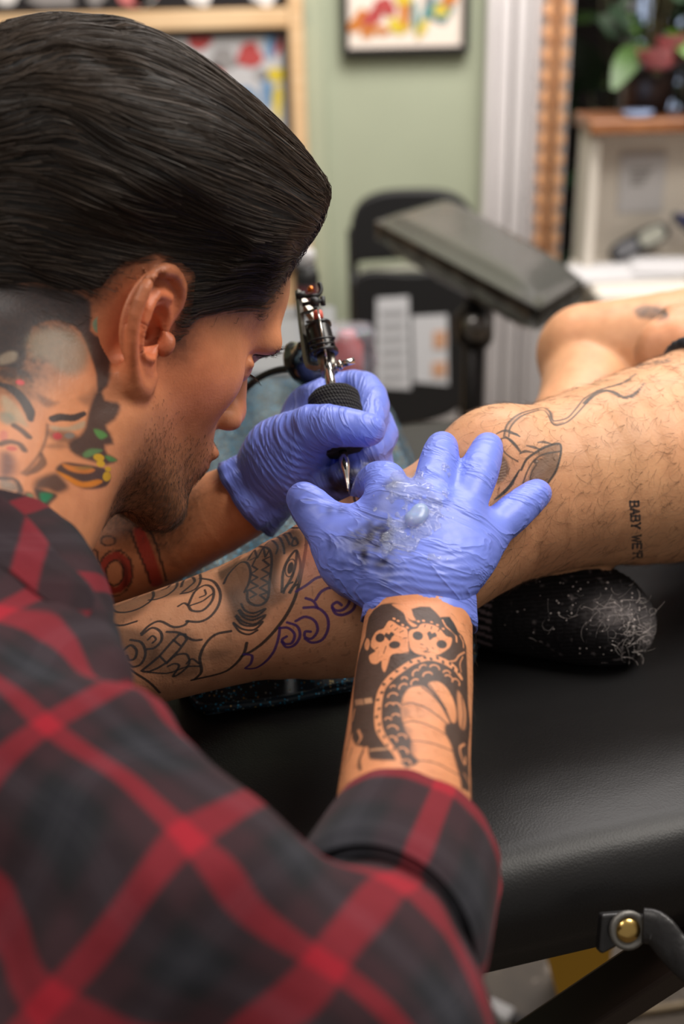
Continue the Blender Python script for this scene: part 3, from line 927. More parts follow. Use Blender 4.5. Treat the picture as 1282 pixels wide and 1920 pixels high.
# cross-section outline in the (v, z) plane with rolled edges
sec = []
for a in np.linspace(-math.pi/2, math.pi/2, 9): sec.append((er - er*math.cos(a), TZ - er + er*math.sin(a)))
sec = [(.004, TZ - TT - .020)] + [(.0, TZ - TT)] + [(er - er*math.cos(a), TZ - er + er*math.sin(a)) for a in np.linspace(0, math.pi/2, 8)]
sec += [(x, TZ) for x in np.linspace(er, TWID - er, 26)[1:-1]]
sec += [(TWID - er + er*math.sin(a), TZ - er + er*math.cos(a)) for a in np.linspace(0, math.pi/2, 8)] + [(TWID, TZ - TT), (TWID - .004, TZ - TT - .020)]
v = []; f = []
for i, u in enumerate(us):
    e = min(1, max(0, min(u - TU0, TU1 - u)) / er); drop = er * (1 - math.sqrt(max(0, 1 - (1-e)**2)))
    for (a, z) in sec: v.append((u, a, max(TZ - TT - .020, z - drop) if z > TZ - er else z))
ns = len(sec)
for i in range(nu):
    for j in range(ns): k = (j+1) % ns; f.append((i*ns+j, (i+1)*ns+j, (i+1)*ns+k, i*ns+k)[::-1])
f.append(tuple(range(ns))); f.append(tuple(nu*ns + j for j in range(ns))[::-1])
v = np.array(v)
# soft dents of the padding
v[:, 2] += np.where(v[:, 2] > TZ - .01, .0018*np.sin(v[:, 0]*13)*np.sin(v[:, 1]*11+1) , 0)
mesh_obj('pad', v, f, m_couch, couch)
m_legw = mat('dark_stained_wood', lin(38, 26, 22), .4)
def tl(p): q = np.asarray(p) - T0_; return V(q @ ta, q @ tb, q[2])
m_under = mat('under_board', lin(30, 22, 18), .6)
mesh_obj('under_board', *box((TU0 + .02, .02, TZ - TT - .035), (TU1 - .02, TWID - .02, TZ - TT - .020)), m_under, couch, False)
for (x, y) in ((TU1 - .1, .06), (TU1 - .1, TWID - .06), (TU0 + .12, .06), (TU0 + .12, TWID - .06)):
    mesh_obj('leg', *box((x - .025, y - .02, 0), (x + .025, y + .02, TZ - TT - .04), .003), m_legw, couch, False)
# diagonal brace seen below the near edge
b0 = tl(P(1330, 1745, .70)); b1 = tl(P(960, 1990, .76)); d = unit(b1 - b0)
side = unit(np.cross(d, V(0, 1, 0))); dep = np.cross(d, side)
v = np.array([p + a*side*.0095 + b*dep*.016 for p in (b0 - d*.12, b1 + d*.25) for a, b in ((-1, -1), (1, -1), (1, 1), (-1, 1))])
up_bevel(mesh_obj('brace', v, [(0, 1, 2, 3), (4, 7, 6, 5), (0, 4, 5, 1), (1, 5, 6, 2), (2, 6, 7, 3), (3, 7, 4, 0)], m_legw, couch, False), .002)
# carrying strap with brass rivet
m_strap = mat('black_leather', lin(30, 29, 30), .38); t = NT(m_strap); t.bump(t.noise(120, 3), .5, .0015)
strapA = P(1130, 1752, .628); sn = unit(-FWD + .15 * RGT)
tabp = [(1128, 1716), (1178, 1712), (1200, 1716), (1225, 1722), (1240, 1745), (1235, 1770), (1200, 1765), (1188, 1776), (1160, 1774), (1130, 1790), (1122, 1785)]
v, f = slab([tl(P(a, b, .625)) for a, b in tabp], tl(T0_ + sn), .006); st = up_bevel(mesh_obj('strap_tab', v, f, m_strap, couch, False), .0015)
v, f = lathe([(.0075, -.001), (.0105, -.001), (.0105, .0012), (.0085, .002), (.0075, .0008)], tl(P(1177, 1744, .6245)), tl(T0_ + sn), 22); mesh_obj('rivet_washer', v, f, mat('grey_washer', lin(110, 108, 104), .5, .6), st)
v, f = lathe([(.0001, .0032), (.003, .003), (.0058, .002), (.0072, .0), (.0072, -.002)], tl(P(1177, 1744, .6243)), tl(T0_ + sn), 22); mesh_obj('brass_rivet', v, f, mat('brass', lin(206, 172, 104), .25, 1.0), st)
path = catmull([tl(P(*p)) for p in ((1205, 1735, .625), (1232, 1742, .622), (1262, 1778, .618), (1310, 1820, .61), (1400, 1850, .60))], 6)
mesh_obj('strap', *sweep(path, R(34, .62), 14, True, .35, up=tl(T0_ - FWD)), m_strap, couch)

# ------------------------------------------------------------------ things on the floor
m_yel = mat('yellow_plastic', lin(214, 160, 40), .5)
y0 = ony(1080, 1830, .95)
ys = empty('yellow_stand', (y0[0], .95, 0)); tag(ys, 'yellow stand of sloping panels on the floor under the table', 'stand')
def Yp(px, py): 
    return onz(px, py, .0)
a, b = Yp(1038, 1790), Yp(1118, 1765); c = Yp(1108, 1875); 
v, f = slab([V(a[0]-.09, 1.0, .34), V(b[0]-.03, 1.0, .34), V(b[0]-.06, .92, .0), V(a[0]-.0, .92, .0)], (0, -1, .3), .012); up_bevel(part('panel', v, f, m_yel, ys, False), .004)
part('panel', *slab([V(a[0]-.09, 1.02, .34), V(b[0]-.03, 1.02, .34), V(b[0]-.06, 1.14, .0), V(a[0]-.0, 1.14, .0)], (0, 1, .3), .012), m_yel, ys, False)
cp = catmull([onz(*p, .006) for p in ((880, 1860), (930, 1905), (1000, 1955), (1100, 1920), (1180, 1900), (1282, 1884), (1400, 1860))], 8)
cb = mesh_obj('floor_cable', *sweep(cp - cp[0] * V(1, 1, 0), .0045, 8), mat('beige_cable', lin(170, 150, 120), .5)); cb.location = cp[0] * V(1, 1, 0)
tag(cb, 'thin beige cable running over the floor under the table', 'cable')
pl = onz(938, 1902, .01)
cn = empty('cable_plug', (pl[0], pl[1], .0)); cn.rotation_euler.z = -.6; tag(cn, 'white plug with a dark grip lying on the floor', 'plug')
mesh_obj('plug_body', *box((-.02, -.012, .001), (.015, .012, .02), .003), m_paper, cn, False)
mesh_obj('strain_relief', *box((.015, -.009, .002), (.04, .009, .018), .003), m_gun, cn, False)

# ================================================================== the client's leg (needed first: hands rest on it)
leg_pts = pchain([(-60, 1300, .715, 85), (120, 1262, .725, 95), (300, 1212, .735, 103), (440, 1170, .745, 112), (560, 1130, .75, 130),
                  (690, 1080, .758, 150), (800, 1025, .768, 148), (920, 957, .79, 146), (1070, 903, .81, 161), (1190, 880, .83, 180),
                  (1285, 858, .85, 195), (1420, 830, .88, 215), (1700, 780, .95, 250)])
client = Sdf()
client.chain(leg_pts, k=.002)
# ankle and foot beyond the artist's shirt
foot_a = P(-60, 1300, .715)
client.add(rcone(foot_a, foot_a + V(-.07, -.03, .0), .034, .036), .02)
client.add(rcone(foot_a + V(-.05, -.02, -.0), foot_a + V(-.10, -.03, .12), .035, .026), .03)
# knee cap, calf belly, tendon behind the knee
client.add(ell(P(930, 850, .775), (.032, .03, .03)), .03)
client.add(ell(P(640, 1150, .765), (.05, .038, .035)), .03)
# other leg: folded knee behind, shin tucked under
knee2 = P(1098, 662, 1.10)
client.chain([(knee2, R(92, 1.10)), (P(1250, 660, 1.07), R(112, 1.07)), (P(1500, 660, 1.05), .075), (P(1800, 700, 1.02), .085)], .002, k0=0)
client.chain([(knee2 + V(.0, -.005, -.012), R(84, 1.10)), (P(1100, 770, 1.04), .044), (P(1000, 960, .94), .040), (P(900, 1095, .875), .034)], .002, k0=.004)
# the tucked foot (inside the sock)
sock_pts = [(P(850, 1105, .872), .033), (P(930, 1128, .85), .033), (P(1030, 1140, .838), .034), (P(1105, 1152, .83), .034), (P(1145, 1166, .824), .028), (P(1152, 1170, .822), .025)]
client.chain(sock_pts, .002, k0=.01)
# hips, trunk, arm, head: out of the picture to the right
hip = P(1700, 740, .99)
client.add(ell(hip + V(.06, .03, .0), (.13, .17, .12)), .04)
chest = hip + V(.26, .06, .42)
client.add(fcone(hip + V(.08, .03, .05), chest, .13, .155, V(0, 1, 0), .7), .05)
neck = chest + V(.0, .0, .18)
client.chain([(chest + V(0, 0, .06), .09), (neck, .056), (neck + V(-.02, 0, .07), .055)], .002, k0=.05)
client.add(ell(neck + V(-.03, 0, .14), (.095, .075, .115)), .03)
sh = chest + V(-.01, -.15, .08)
hand_w = P(1390, 645, 1.01)
client.chain([(sh, .055), (sh + V(.02, -.05, -.27), .042), (hand_w, .028)], .002, k0=.04)
client.chain([(chest + V(-.01, .17, .08), .055), (chest + V(.1, .24, -.18), .042), (hip + V(.04, .26, .02), .03)], .002, k0=.04)
# resting hand on the folded knee
client.chain([(hand_w, .027), (P(1320, 640, 0.975), .029), (P(1262, 645, 0.965), .026), (P(1240, 650, 0.965), .021)], .002, k0=.004)
for (x0, y0, x1, y1, x2, y2) in ((1240, 632, 1222, 640, 1212, 655), (1238, 645, 1218, 655, 1208, 670), (1240, 660, 1220, 670, 1210, 684), (1248, 672, 1228, 682, 1218, 696)):
    client.chain([(P(x0, y0, 0.958), .0105), (P(x1, y1, 0.958), .0098), (P(x2, y2, 0.965), .0085)], .002, k0=.006)
client.chain([(P(1310, 612, 0.970), .013), (P(1280, 598, 0.965), .0115), (P(1260, 592, 0.970), .0095)], .002, k0=.006)

# ================================================================== hands of the artist
hr = Sdf()    # right hand, flat on the leg
K = .010
for a, b in (((752, 1105, .668, 50), (740, 955, .688, 42)), ((778, 1110, .666, 52), (804, 955, .684, 42)),
             ((806, 1110, .667, 50), (864, 972, .688, 40)), ((830, 1105, .670, 46), (912, 1008, .697, 36))):
    hr.chain(pchain([a, b]), .014, sub=1)
hr.add(ell(P(800, 1030, .688), (.036, .036, .017), None), .02)
hr.chain(pchain([(705, 1085, .678, 48), (655, 1035, .687, 56), (612, 985, .697, 46), (583, 952, .703, 40), (569, 936, .706, 33)]), .002, k0=.022)
hr.add(rcone(P(690, 1010, .695), P(660, 1060, .69), .014, .014), .02)
hr.chain(pchain([(738, 945, .688, 42), (722, 905, .712, 41), (700, 908, .742, 36), (688, 930, .758, 32)]), .002, k0=.012)
hr.chain(pchain([(804, 950, .684, 40), (822, 868, .712, 37), (828, 840, .735, 31), (829, 838, .742, 27)]), .002, k0=.005)
hr.chain(pchain([(864, 968, .688, 38), (896, 888, .712, 38), (912, 845, .730, 31), (914, 838, .738, 27)]), .002, k0=.005)
hr.chain(pchain([(912, 1004, .697, 36), (962, 962, .712, 36), (1000, 930, .724, 30), (1008, 925, .732, 26)]), .002, k0=.005)

hl = Sdf()    # left hand, closed round the grip
hl.chain(pchain([(478, 925, .80, 66), (535, 868, .80, 70), (580, 815, .825, 62)]), .02)
hl.chain(pchain([(540, 872, .787, 60), (572, 882, .789, 44)]), .002, k0=.02)
hl.chain(pchain([(530, 850, .785, 60), (585, 805, .765, 47), (640, 800, .755, 38), (685, 806, .757, 33), (694, 804, .760, 29)]), .002, k0=.02)
hl.chain(pchain([(585, 765, .83, 46), (640, 738, .835, 41), (680, 733, .825, 37), (697, 762, .80, 34), (694, 788, .785, 30)]), .002, k0=.016)
hl.chain(pchain([(600, 805, .845, 42), (680, 782, .835, 38), (712, 815, .805, 35), (690, 848, .785, 32), (664, 856, .782, 27)]), .002, k0=.006)
hl.chain(pchain([(605, 850, .845, 40), (685, 848, .825, 35), (708, 874, .798, 31), (675, 893, .778, 29), (640, 893, .771, 28)]), .002, k0=.004)
hl.chain(pchain([(600, 890, .83, 34), (650, 905, .81, 29), (672, 918, .79, 26), (640, 918, .78, 25), (606, 905, .777, 25)]), .002, k0=.004)


def shrunk(f, d):
    lo, hi = f.bounds(0)
    pr = Prim(lambda p: f(p, margin=.02) + d, (lo + hi) / 2, float(np.linalg.norm(hi - lo)) / 2); pr.box = (lo, hi); return pr


# ================================================================== the artist's body
HS = .98
HO = V(-.1375, .683, 1.0063)
HB = np.array([[.77779, -.51917, .35426], [.36463, .83181, .41849], [-.51194, -.19632, .83628]])
HB = np.linalg.qr(HB)[0] * np.sign(np.diag(np.linalg.qr(HB)[1]))

_e = HO + HB @ (V(0, -.075, 0) * HS); _a = math.radians(6); HB = HB @ np.array([[math.cos(_a), -math.sin(_a), 0], [math.sin(_a), math.cos(_a), 0], [0, 0, 1]])
HO = _e - HB @ (V(0, -.075, 0) * HS)


def hw(x, y, z): return HO + HB @ (V(x, y, z) * HS)     # head-local -> world


def hloc(p): return ((p - HO) @ HB) / HS


head = Sdf()
head.add(ell((-.012, 0, .045), (.1, .077, .09)))
head.add(ell((.038, 0, .056), (.072, .064, .060)), .02)
for s in (-1, 1): head.add(rcone((.094, s * .038, .026), (.104, s * .008, .028), .0115, .0105), .014)
head.add(ell((.047, 0, .05), (.063, .052, .045)), .02)
head.add(ell((.033, 0, -.028), (.062, .057, .07)), .02)
for s in (-1, 1):
    head.add(ell((.046, s * .044, -.006), (.034, .019, .024)), .022)
    head.add(rcone((.0, s * .056, -.05), (.072, s * .022, -.09), .016, .015), .02)
    head.sub(ell((.104, s * .034, .007), (.018, .02, .013)), .012)
    head.add(ell((.080, s * .032, .007), (.0135, .0135, .0125)), .001)
    head.add(rcone((.092, s * .02, .014), (.085, s * .044, .010), .0035, .003), .003)
    head.add(ell((.102, s * .013, -.024), (.011, .008, .008)), .005)
head.add(ell((.082, 0, -.093), (.016, .02, .016)), .015)
head.add(ell((.07, 0, -.056), (.034, .03, .027)), .015)
head.add(rcone((.100, 0, .022), (.110, 0, -.014), .008, .010), .01)
head.add(ell((.109, 0, -.02), (.0115, .011, .010)), .006)
head.add(rcone((.098, -.018, -.049), (.103, 0, -.046), .004, .0055), .004)
head.add(rcone((.098, .018, -.049), (.103, 0, -.046), .004, .0055), .003)
head.add(rcone((.095, -.015, -.058), (.1, 0, -.06), .0045, .006), .003)
head.add(rcone((.095, .015, -.058), (.1, 0, -.06), .0045, .006), .003)
# ears
for s in (-1, 1):
    EO = V(-.004, s * .072, 0)
    ef = unit(V(1, s * -.34, 0)); eu_ = unit(V(-.10, 0, 1)); eo = unit(np.cross(ef, eu_)) ; eo = eo * np.sign(eo[1] * s)
    def ep(a, b, c, EO=EO, ef=ef, eu_=eu_, eo=eo): return EO + a * ef + b * eu_ + c * eo
    Be = np.stack([ef, eu_, eo], 1)
    head.add(ell(ep(-.007, .006, .005), (.019, .027, .005), Be), .004)
    head.add(ell(ep(-.001, -.022, .004), (.0105, .013, .0045), Be), .005)
    hel = [(.011, .008, .003), (.013, .019, .006), (.008, .029, .009), (-.004, .033, .011), (-.016, .028, .013), (-.024, .016, .014),
           (-.025, .002, .013), (-.020, -.011, .011), (-.012, -.022, .008), (-.004, -.030, .006), (.005, -.031, .004), (.009, -.024, .003)]
    rr = [.0026, .0034, .0038, .0040, .0040, .0038, .0036, .0034, .0034, .0038, .0038, .0034]
    head.chain([(ep(*h), r) for h, r in zip(hel, rr)], .002, k0=.003)
    ah = [(.002, .020, .008), (-.010, .018, .010), (-.015, .008, .011), (-.014, -.004, .010), (-.008, -.013, .009), (.0, -.015, .008)]
    head.chain([(ep(*h), r) for h, r in zip(ah, [.0024, .003, .0034, .0034, .0032, .0028])], .002, k0=.003)
    head.sub(ell(ep(-.002, .0, .0090), (.0105, .014, .0095), Be), .003)
    head.sub(ell(ep(-.016, .020, .0155), (.0045, .008, .005), Be), .003)
    head.sub(rcone(ep(.004, -.002, .006), ep(.008, -.002, -.012), .0035, .003), .003)
    head.add(ell(ep(.012, -.004, .006), (.0042, .007, .0055), Be), .003)

artist = Sdf()
artist.ops += [(xf_prim(pr, HO, HB, HS), k * HS, g) for pr, k, g in head.ops]
nb = P(-70, 985, .615)
artist.add(fcone(hw(-.028, 0, -.02), nb, .057, .064, HB[:, 1], 1.0), .02)
artist.add(rcone(hw(.01, -.045, -.045), P(40, 990, .625), .02, .026), .025)          # muscle from behind the ear to the collar bone
artist.add(rcone(hw(.035, 0, -.075), P(90, 985, .66), .022, .025), .02)              # throat
trunk = V(-.43, .53, .74)
artist.add(fcone(nb + V(-.08, .0, -.06), trunk, .085, .12, V(0, 1, 0), 1.35), .05)
artist.add(rcone(trunk, V(-.52, .52, .52), .13, .14), .05)
for (a, b) in ((P(-60, 1410, .49), 0), (V(-.30, .74, .90), 1)):
    artist.add(rcone(nb + V(-.07, 0, -.05), a, .05, .03), .03)
# right arm
r_wr = P(785, 1150, .671)
artist.chain(pchain([(-60, 1410, .49, 140), (100, 1500, .455, 128), (310, 1675, .438, 118), (490, 1800, .432, 118), (640, 1885, .432, 130)]), .002, k0=.03)
artist.chain(pchain([(640, 1880, .432, 140), (735, 1640, .50, 128), (752, 1560, .53, 130), (762, 1420, .585, 119), (775, 1280, .63, 111), (786, 1140, .672, 99), (792, 1080, .678, 98)]), .002, k0=.012, side=RGT, flat=.8)
# left arm
artist.chain([(V(-.30, .74, .90), .05), (P(-130, 1150, .84), .042), (P(60, 1085, .83), .042), (P(240, 1030, .825), .036), (P(400, 965, .81), .029), (P(480, 925, .80), .0255)], .002, k0=.03)
artist.ops += [(shrunk(hr, .0022), .004, 1), (shrunk(hl, .0022), .004, 1)]


# ================================================================== noise, ink and skin colour
def vnoise(p, seed=0):
    """smooth 3-D value noise in 0..1"""
    i = np.floor(p).astype(np.int64); f_ = p - i; f_ = f_ * f_ * (3 - 2 * f_); out = 0
    for a in (0, 1):
        for b in (0, 1):
            for c in (0, 1):
                h = (i[:, 0] + a) * 374761393 + (i[:, 1] + b) * 668265263 + (i[:, 2] + c) * 2147483647 + seed * 97531
                h = (h ^ (h >> 13)) * 1274126177; h = (h ^ (h >> 16)) & 0xffff
                w_ = (f_[:, 0] if a else 1-f_[:, 0]) * (f_[:, 1] if b else 1-f_[:, 1]) * (f_[:, 2] if c else 1-f_[:, 2])
                out = out + w_ * (h / 65535.)
    return out


def sstep(a, b, x):
    t_ = np.clip((x - a) / (b - a), 0, 1); return t_ * t_ * (3 - 2 * t_)


def topx(c):
    q = c - ORG; z = q @ FWD
    return CX + F * (q @ RGT) / z, CY + F * (q @ DWN) / z, z


class Limb:
    """unrolls the skin of a limb: u along its axis, v round it (both metres)"""
    def __init__(s, a, b, ref, r):
        s.a = np.asarray(a, float); s.x = unit(np.asarray(b, float) - s.a); ref = np.asarray(ref, float)
        s.y = unit(ref - (ref @ s.x) * s.x); s.z = np.cross(s.x, s.y); s.r = r

    def uv(s, p):
        q = p - s.a; ang = np.arctan2(q @ s.z, q @ s.y)
        return np.stack([q @ s.x, s.r * ang], 1), ang


class Ink:
    """tattoo strokes kept as curves on the unrolled skin"""
    def __init__(s, sdf, limb, tr, z0=.5, z1=1.2):
        s.sdf, s.limb, s.tr, s.z0, s.z1 = sdf, limb, tr, z0, z1; s.items = []

    def line(s, zp, w_, colr=(.02, .02, .022), al=.92, sub=4, soft=.8, taper=False):
        zp = catmull(zp, sub) if len(zp) > 2 and sub > 1 else np.asarray(zp, float)
        ww = np.full(len(zp), float(w_)) if np.isscalar(w_) else np.interp(np.linspace(0, 1, len(zp)), np.linspace(0, 1, len(w_)), w_)
        s.items.append(('l', [s.tr(*p) for p in zp], ww / 2, None if colr is None else np.array(colr), al, soft))

    def fill(s, zp, colr=(.02, .02, .022), al=.9, soft=1.5, sub=4):
        zp = catmull(zp, sub, True) if sub > 1 else np.asarray(zp, float)
        s.items.append(('f', [s.tr(*p) for p in zp], None, None if colr is None else np.array(colr), al, soft))

    def resolve(s):
        """lay every curve on the skin in one go"""
        n = [len(i[1]) for i in s.items]; w3, ok = hits(s.sdf, np.concatenate([np.asarray(i[1], float) for i in s.items]), s.z0, s.z1)
        uv = s.limb.uv(w3)[0]; k = ((w3 - ORG) @ FWD) / F; out = []; o = 0
        for it, m in zip(s.items, n):
            g = ok[o:o+m]; q = uv[o:o+m][g]; kk = k[o:o+m][g]
            if len(q) >= 2: out.append((it[0], q, None if it[2] is None else it[2][g] * kk, it[3], it[4], it[5] * kk.mean()))
            o += m
        return out

    def oval(s, x, y, rx, ry, rot=0, **kw):
        a = np.linspace(0, 2*np.pi, 16, endpoint=False); c, n = math.cos(rot), math.sin(rot)
        s.fill([(x + rx*math.cos(t_)*c - ry*math.sin(t_)*n, y + rx*math.cos(t_)*n + ry*math.sin(t_)*c) for t_ in a], sub=1, **kw)

    def ring(s, x, y, rx, ry, w_, rot=0, a0=0, a1=6.2832, **kw):
        a = np.linspace(a0, a1, 18); c, n = math.cos(rot), math.sin(rot)
        s.line([(x + rx*math.cos(t_)*c - ry*math.sin(t_)*n, y + rx*math.cos(t_)*n + ry*math.sin(t_)*c) for t_ in a], w_, sub=1, **kw)

    def paint(s, verts, rgb, amax=2.6, sel=None):
        idx = np.arange(len(verts)) if sel is None else np.flatnonzero(sel)
        uv, ang = s.limb.uv(verts[idx]); base = rgb[idx].copy(); cur = base.copy()
        front = np.abs(ang) < amax
        for kind, q, ww, c, al, soft in s.resolve():
            pad = (ww.max() if ww is not None else 0) + soft * 2
            lo = q.min(0) - pad; hi = q.max(0) + pad
            m = np.flatnonzero(front & (uv[:, 0] > lo[0]) & (uv[:, 0] < hi[0]) & (uv[:, 1] > lo[1]) & (uv[:, 1] < hi[1]))
            if not len(m): continue
            p = uv[m]; best = np.full(len(p), 9.)
            qa = q; qb = np.roll(q, -1, 0); n = len(q) - (kind == 'l')
            wa = ww if ww is not None else np.zeros(len(q)); wb = np.roll(wa, -1)
            inside = np.zeros(len(p), bool)
            for i in range(n):
                a, b = qa[i], qb[i]; ab = b - a; t_ = np.clip((p - a) @ ab / (ab @ ab + 1e-14), 0, 1)
                d = np.hypot(*(p - a - t_[:, None] * ab).T) - (wa[i] + (wb[i] - wa[i]) * t_)
                best = np.minimum(best, d)
                if kind == 'f':
                    cr = (a[1] > p[:, 1]) != (b[1] > p[:, 1])
                    xi = a[0] + (p[:, 1] - a[1]) / (b[1] - a[1] + 1e-14) * (b[0] - a[0])
                    inside ^= cr & (p[:, 0] < xi)
            if kind == 'f': best = np.where(inside, -best, best)
            k = al * (1 - sstep(-soft, soft, best))
            tgt = base[m] if c is None else c
            cur[m] = cur[m] + (tgt - cur[m]) * k[:, None]
        out = rgb.copy(); out[idx] = cur; return out


BLK = (.018, .018, .022); GRY = (.06, .058, .06)
# ---- leg: unfinished line work and violet stencil
legL = Limb(P(300, 1212, .735), P(800, 1025, .768), -FWD, .05)
zl = lambda x, y: (80 + x / 2.003, 900 + y / 2.003)
ink_leg = Ink(client, legL, zl)
I = ink_leg
SH = (.05, .028, .018)
I.fill([(660, 300), (760, 265), (900, 195), (985, 190), (975, 250), (900, 275), (862, 420), (835, 520), (740, 545), (700, 470), (665, 400)], SH, .78, 12)
I.fill([(660, 292), (720, 270), (760, 265), (700, 345), (664, 372)], SH, .5, 3)
I.fill([(200, 450), (300, 420), (410, 420), (400, 470), (340, 520), (250, 560), (180, 520)], SH, .6, 14)
I.fill([(250, 560), (360, 560), (420, 600), (440, 660), (400, 720), (330, 690)], SH, .72, 14)
I.fill([(400, 640), (480, 560), (560, 580), (590, 640), (590, 720), (500, 745), (420, 720)], SH, .6, 14)
I.fill([(420, 370), (500, 350), (590, 370), (560, 420), (470, 440), (400, 440)], SH, .62, 12)
I.fill([(600, 640), (700, 640), (690, 660), (610, 680)], SH, .4, 10)
I.fill([(690, 430), (740, 420), (740, 560), (700, 560)], SH, .45, 16); I.fill([(640, 600), (720, 590), (760, 640), (700, 690), (620, 680)], SH, .3, 16); I.fill([(870, 200), (960, 185), (950, 260), (900, 290), (880, 400), (920, 430), (880, 470), (850, 460), (862, 300)], SH, .55, 8)
def L(*p, w=4.6, **k): I.line(p, w * 1.28, BLK, **k)
L((985, 180), (990, 235), (977, 320), (960, 400), (938, 465), (900, 530), (840, 600), (790, 640), (748, 662), w=5.2)
L((690, 260), (760, 220), (850, 190), (930, 180), (985, 178))
L((600, 270), (700, 225), (800, 175), (870, 150), (930, 130), w=3.5)
L((812, 248), (848, 258), (860, 300), (852, 380), (846, 440), (826, 466), (795, 470), (770, 452), (768, 415), w=4.4)
L((680, 388), (698, 352), (738, 312), (766, 310), (780, 342), (775, 382), (758, 420), w=4.4)
L((778, 300), (803, 288), (786, 322), (806, 335), (780, 352), (806, 366), (779, 382), (808, 398), (775, 412), (802, 430), (780, 442), w=3.6, sub=1)
L((852, 288), (826, 300), (851, 320), (823, 336), (851, 352), (820, 370), (849, 386), (815, 405), (846, 422), (815, 432), (838, 450), w=3.6, sub=1)
L((770, 300), (795, 262), (806, 292), (828, 252), (836, 288), (852, 262), w=3.8, sub=1)
L((835, 242), (860, 226), (882, 250), (876, 276), w=3.8); L((856, 222), (886, 214), (903, 246), (907, 276), w=3.8); L((882, 210), (906, 205), (922, 230), (927, 242), w=3.8); L((905, 200), (926, 199), (934, 214), (946, 222), w=3.6)
L((935, 238), (945, 214), (958, 238), (940, 247), (935, 238), w=3.6)
L((898, 420), (903, 345), (925, 292), (952, 264), (950, 312), (936, 362), (914, 402), (898, 420), w=4.6)
I.oval(930, 330, 11, 23, .25, colr=BLK, al=.95, soft=1); I.ring(930, 330, 18, 34, 2.6, .25, colr=BLK)
L((956, 268), (968, 318), (956, 372), (926, 422), w=4); L((905, 424), (915, 396), (938, 384), w=3.4); L((930, 424), (942, 402), (956, 392), w=3.4)
for q in (((745, 465), (760, 490), (792, 500), (836, 484), (800, 512), (760, 508), (740, 488)), ((735, 490), (755, 516), (790, 526), (836, 508), (800, 540), (755, 534), (728, 508)), ((724, 512), (748, 542), (790, 548), (826, 532), (795, 562), (750, 560), (716, 536)), ((716, 540), (740, 570), (775, 580), (806, 564))):
    L(*q, w=3.6)
L((245, 472), (252, 440), (292, 414), (350, 400), (400, 406), (416, 432), (395, 462), (340, 490), (282, 496), (246, 474)); L((318, 442), (330, 424), (350, 418), (357, 434), (340, 446))
L((375, 396), (420, 370), (470, 359), (500, 371), (502, 400), (470, 430), (430, 446), (398, 450)); L((438, 398), (460, 379), (480, 386), (470, 402), (448, 412))
L((500, 360), (540, 340), (580, 339), (593, 370), (580, 402), (550, 420), (518, 426)); L((520, 400), (530, 375), (560, 364), (570, 380), (552, 398), (525, 420))
L((590, 368), (640, 380), (666, 422), (660, 470), (630, 512), (590, 532), (540, 530), w=4.8); L((546, 470), (570, 420), (610, 394), (640, 410), (636, 452), (600, 490), (560, 490), (546, 470)); L((556, 470), (600, 454), (636, 428), w=3.6); L((590, 440), (612, 430), (608, 412), w=3.4); L((508, 474), (530, 462), (545, 470), w=4)
L((370, 576), (400, 546), (440, 530), (490, 552), (530, 546), (546, 530)); L((190, 494), (230, 530), (290, 546), (352, 530)); L((155, 540), (190, 575), (230, 596), (276, 598)); L((170, 470), (200, 500), (240, 510), w=4)
L((372, 582), (410, 555), (442, 570), (446, 602), (420, 630), (390, 636)); L((395, 600), (412, 585), (425, 598), (412, 612), w=3.6)
L((330, 600), (370, 610), (386, 650), (370, 690), (340, 702), (318, 690)); L((302, 640), (330, 620), (352, 640), (346, 670), (324, 676), (316, 660))
L((372, 716), (440, 660), (512, 580), (540, 600), (470, 682), (400, 720), (372, 716), sub=2); L((466, 570), (512, 574), (560, 600), (596, 600)); L((440, 662), (462, 684), w=3.6); L((490, 600), (516, 622), w=3.6)
L((464, 690), (490, 666), (512, 655), (542, 656), (550, 690), (522, 722), (490, 738), (512, 700), (495, 690), (470, 700), w=4); L((395, 722), (470, 726), (540, 702), (590, 700), w=3.6); L((540, 690), (560, 672), (588, 690), w=3.6)
L((706, 568), (650, 580), (612, 615), (590, 666), (596, 720), (570, 750), w=5); L((766, 612), (756, 650), (720, 696), (670, 726), (560, 752), w=5)
L((300, 690), (340, 720), (400, 760), (440, 800), w=4)
zt_ = lambda x, y: ((420 + x / 4.273 - 80) * 2.003, (860 + y / 4.273 - 900) * 2.003)
L(*[zt_(*p) for p in ((1040, 280), (1045, 330), (1080, 370), (1115, 392))], w=4); L(*[zt_(*p) for p in ((1075, 320), (1110, 290), (1160, 282))], w=3.4)
L(*[zt_(*p) for p in ((925, 412), (955, 388), (1000, 378), (1045, 395), (1050, 430))], w=4.2); L(*[zt_(*p) for p in ((950, 420), (975, 402), (1008, 408), (1005, 432), (980, 440))], w=4.2); L(*[zt_(*p) for p in ((870, 360), (880, 330), (905, 318))], w=3.6)
L(*[zt_(*p) for p in ((330, 575), (420, 550), (520, 510))], w=3.6); L(*[zt_(*p) for p in ((10, 705), (150, 640), (300, 570))], w=3.4); L(*[zt_(*p) for p in ((650, 690), (690, 655))], w=4)
for q in ((885, 350, 905, 338), (915, 345, 935, 322), (940, 318, 965, 300)):
    I.line([zt_(q[0], q[1]), zt_(q[2], q[3])], 3.2, (.34, .02, .015), .8)
I.fill([zt_(650, 660), zt_(760, 690), zt_(860, 830), zt_(760, 850), zt_(640, 780)], (.62, .2, .13), .32, 14)
I.fill([(960, 300), (1010, 260), (1080, 330), (1040, 360), (985, 380)], (.6, .17, .11), .4, 16)
VIO = (.055, .018, .16)
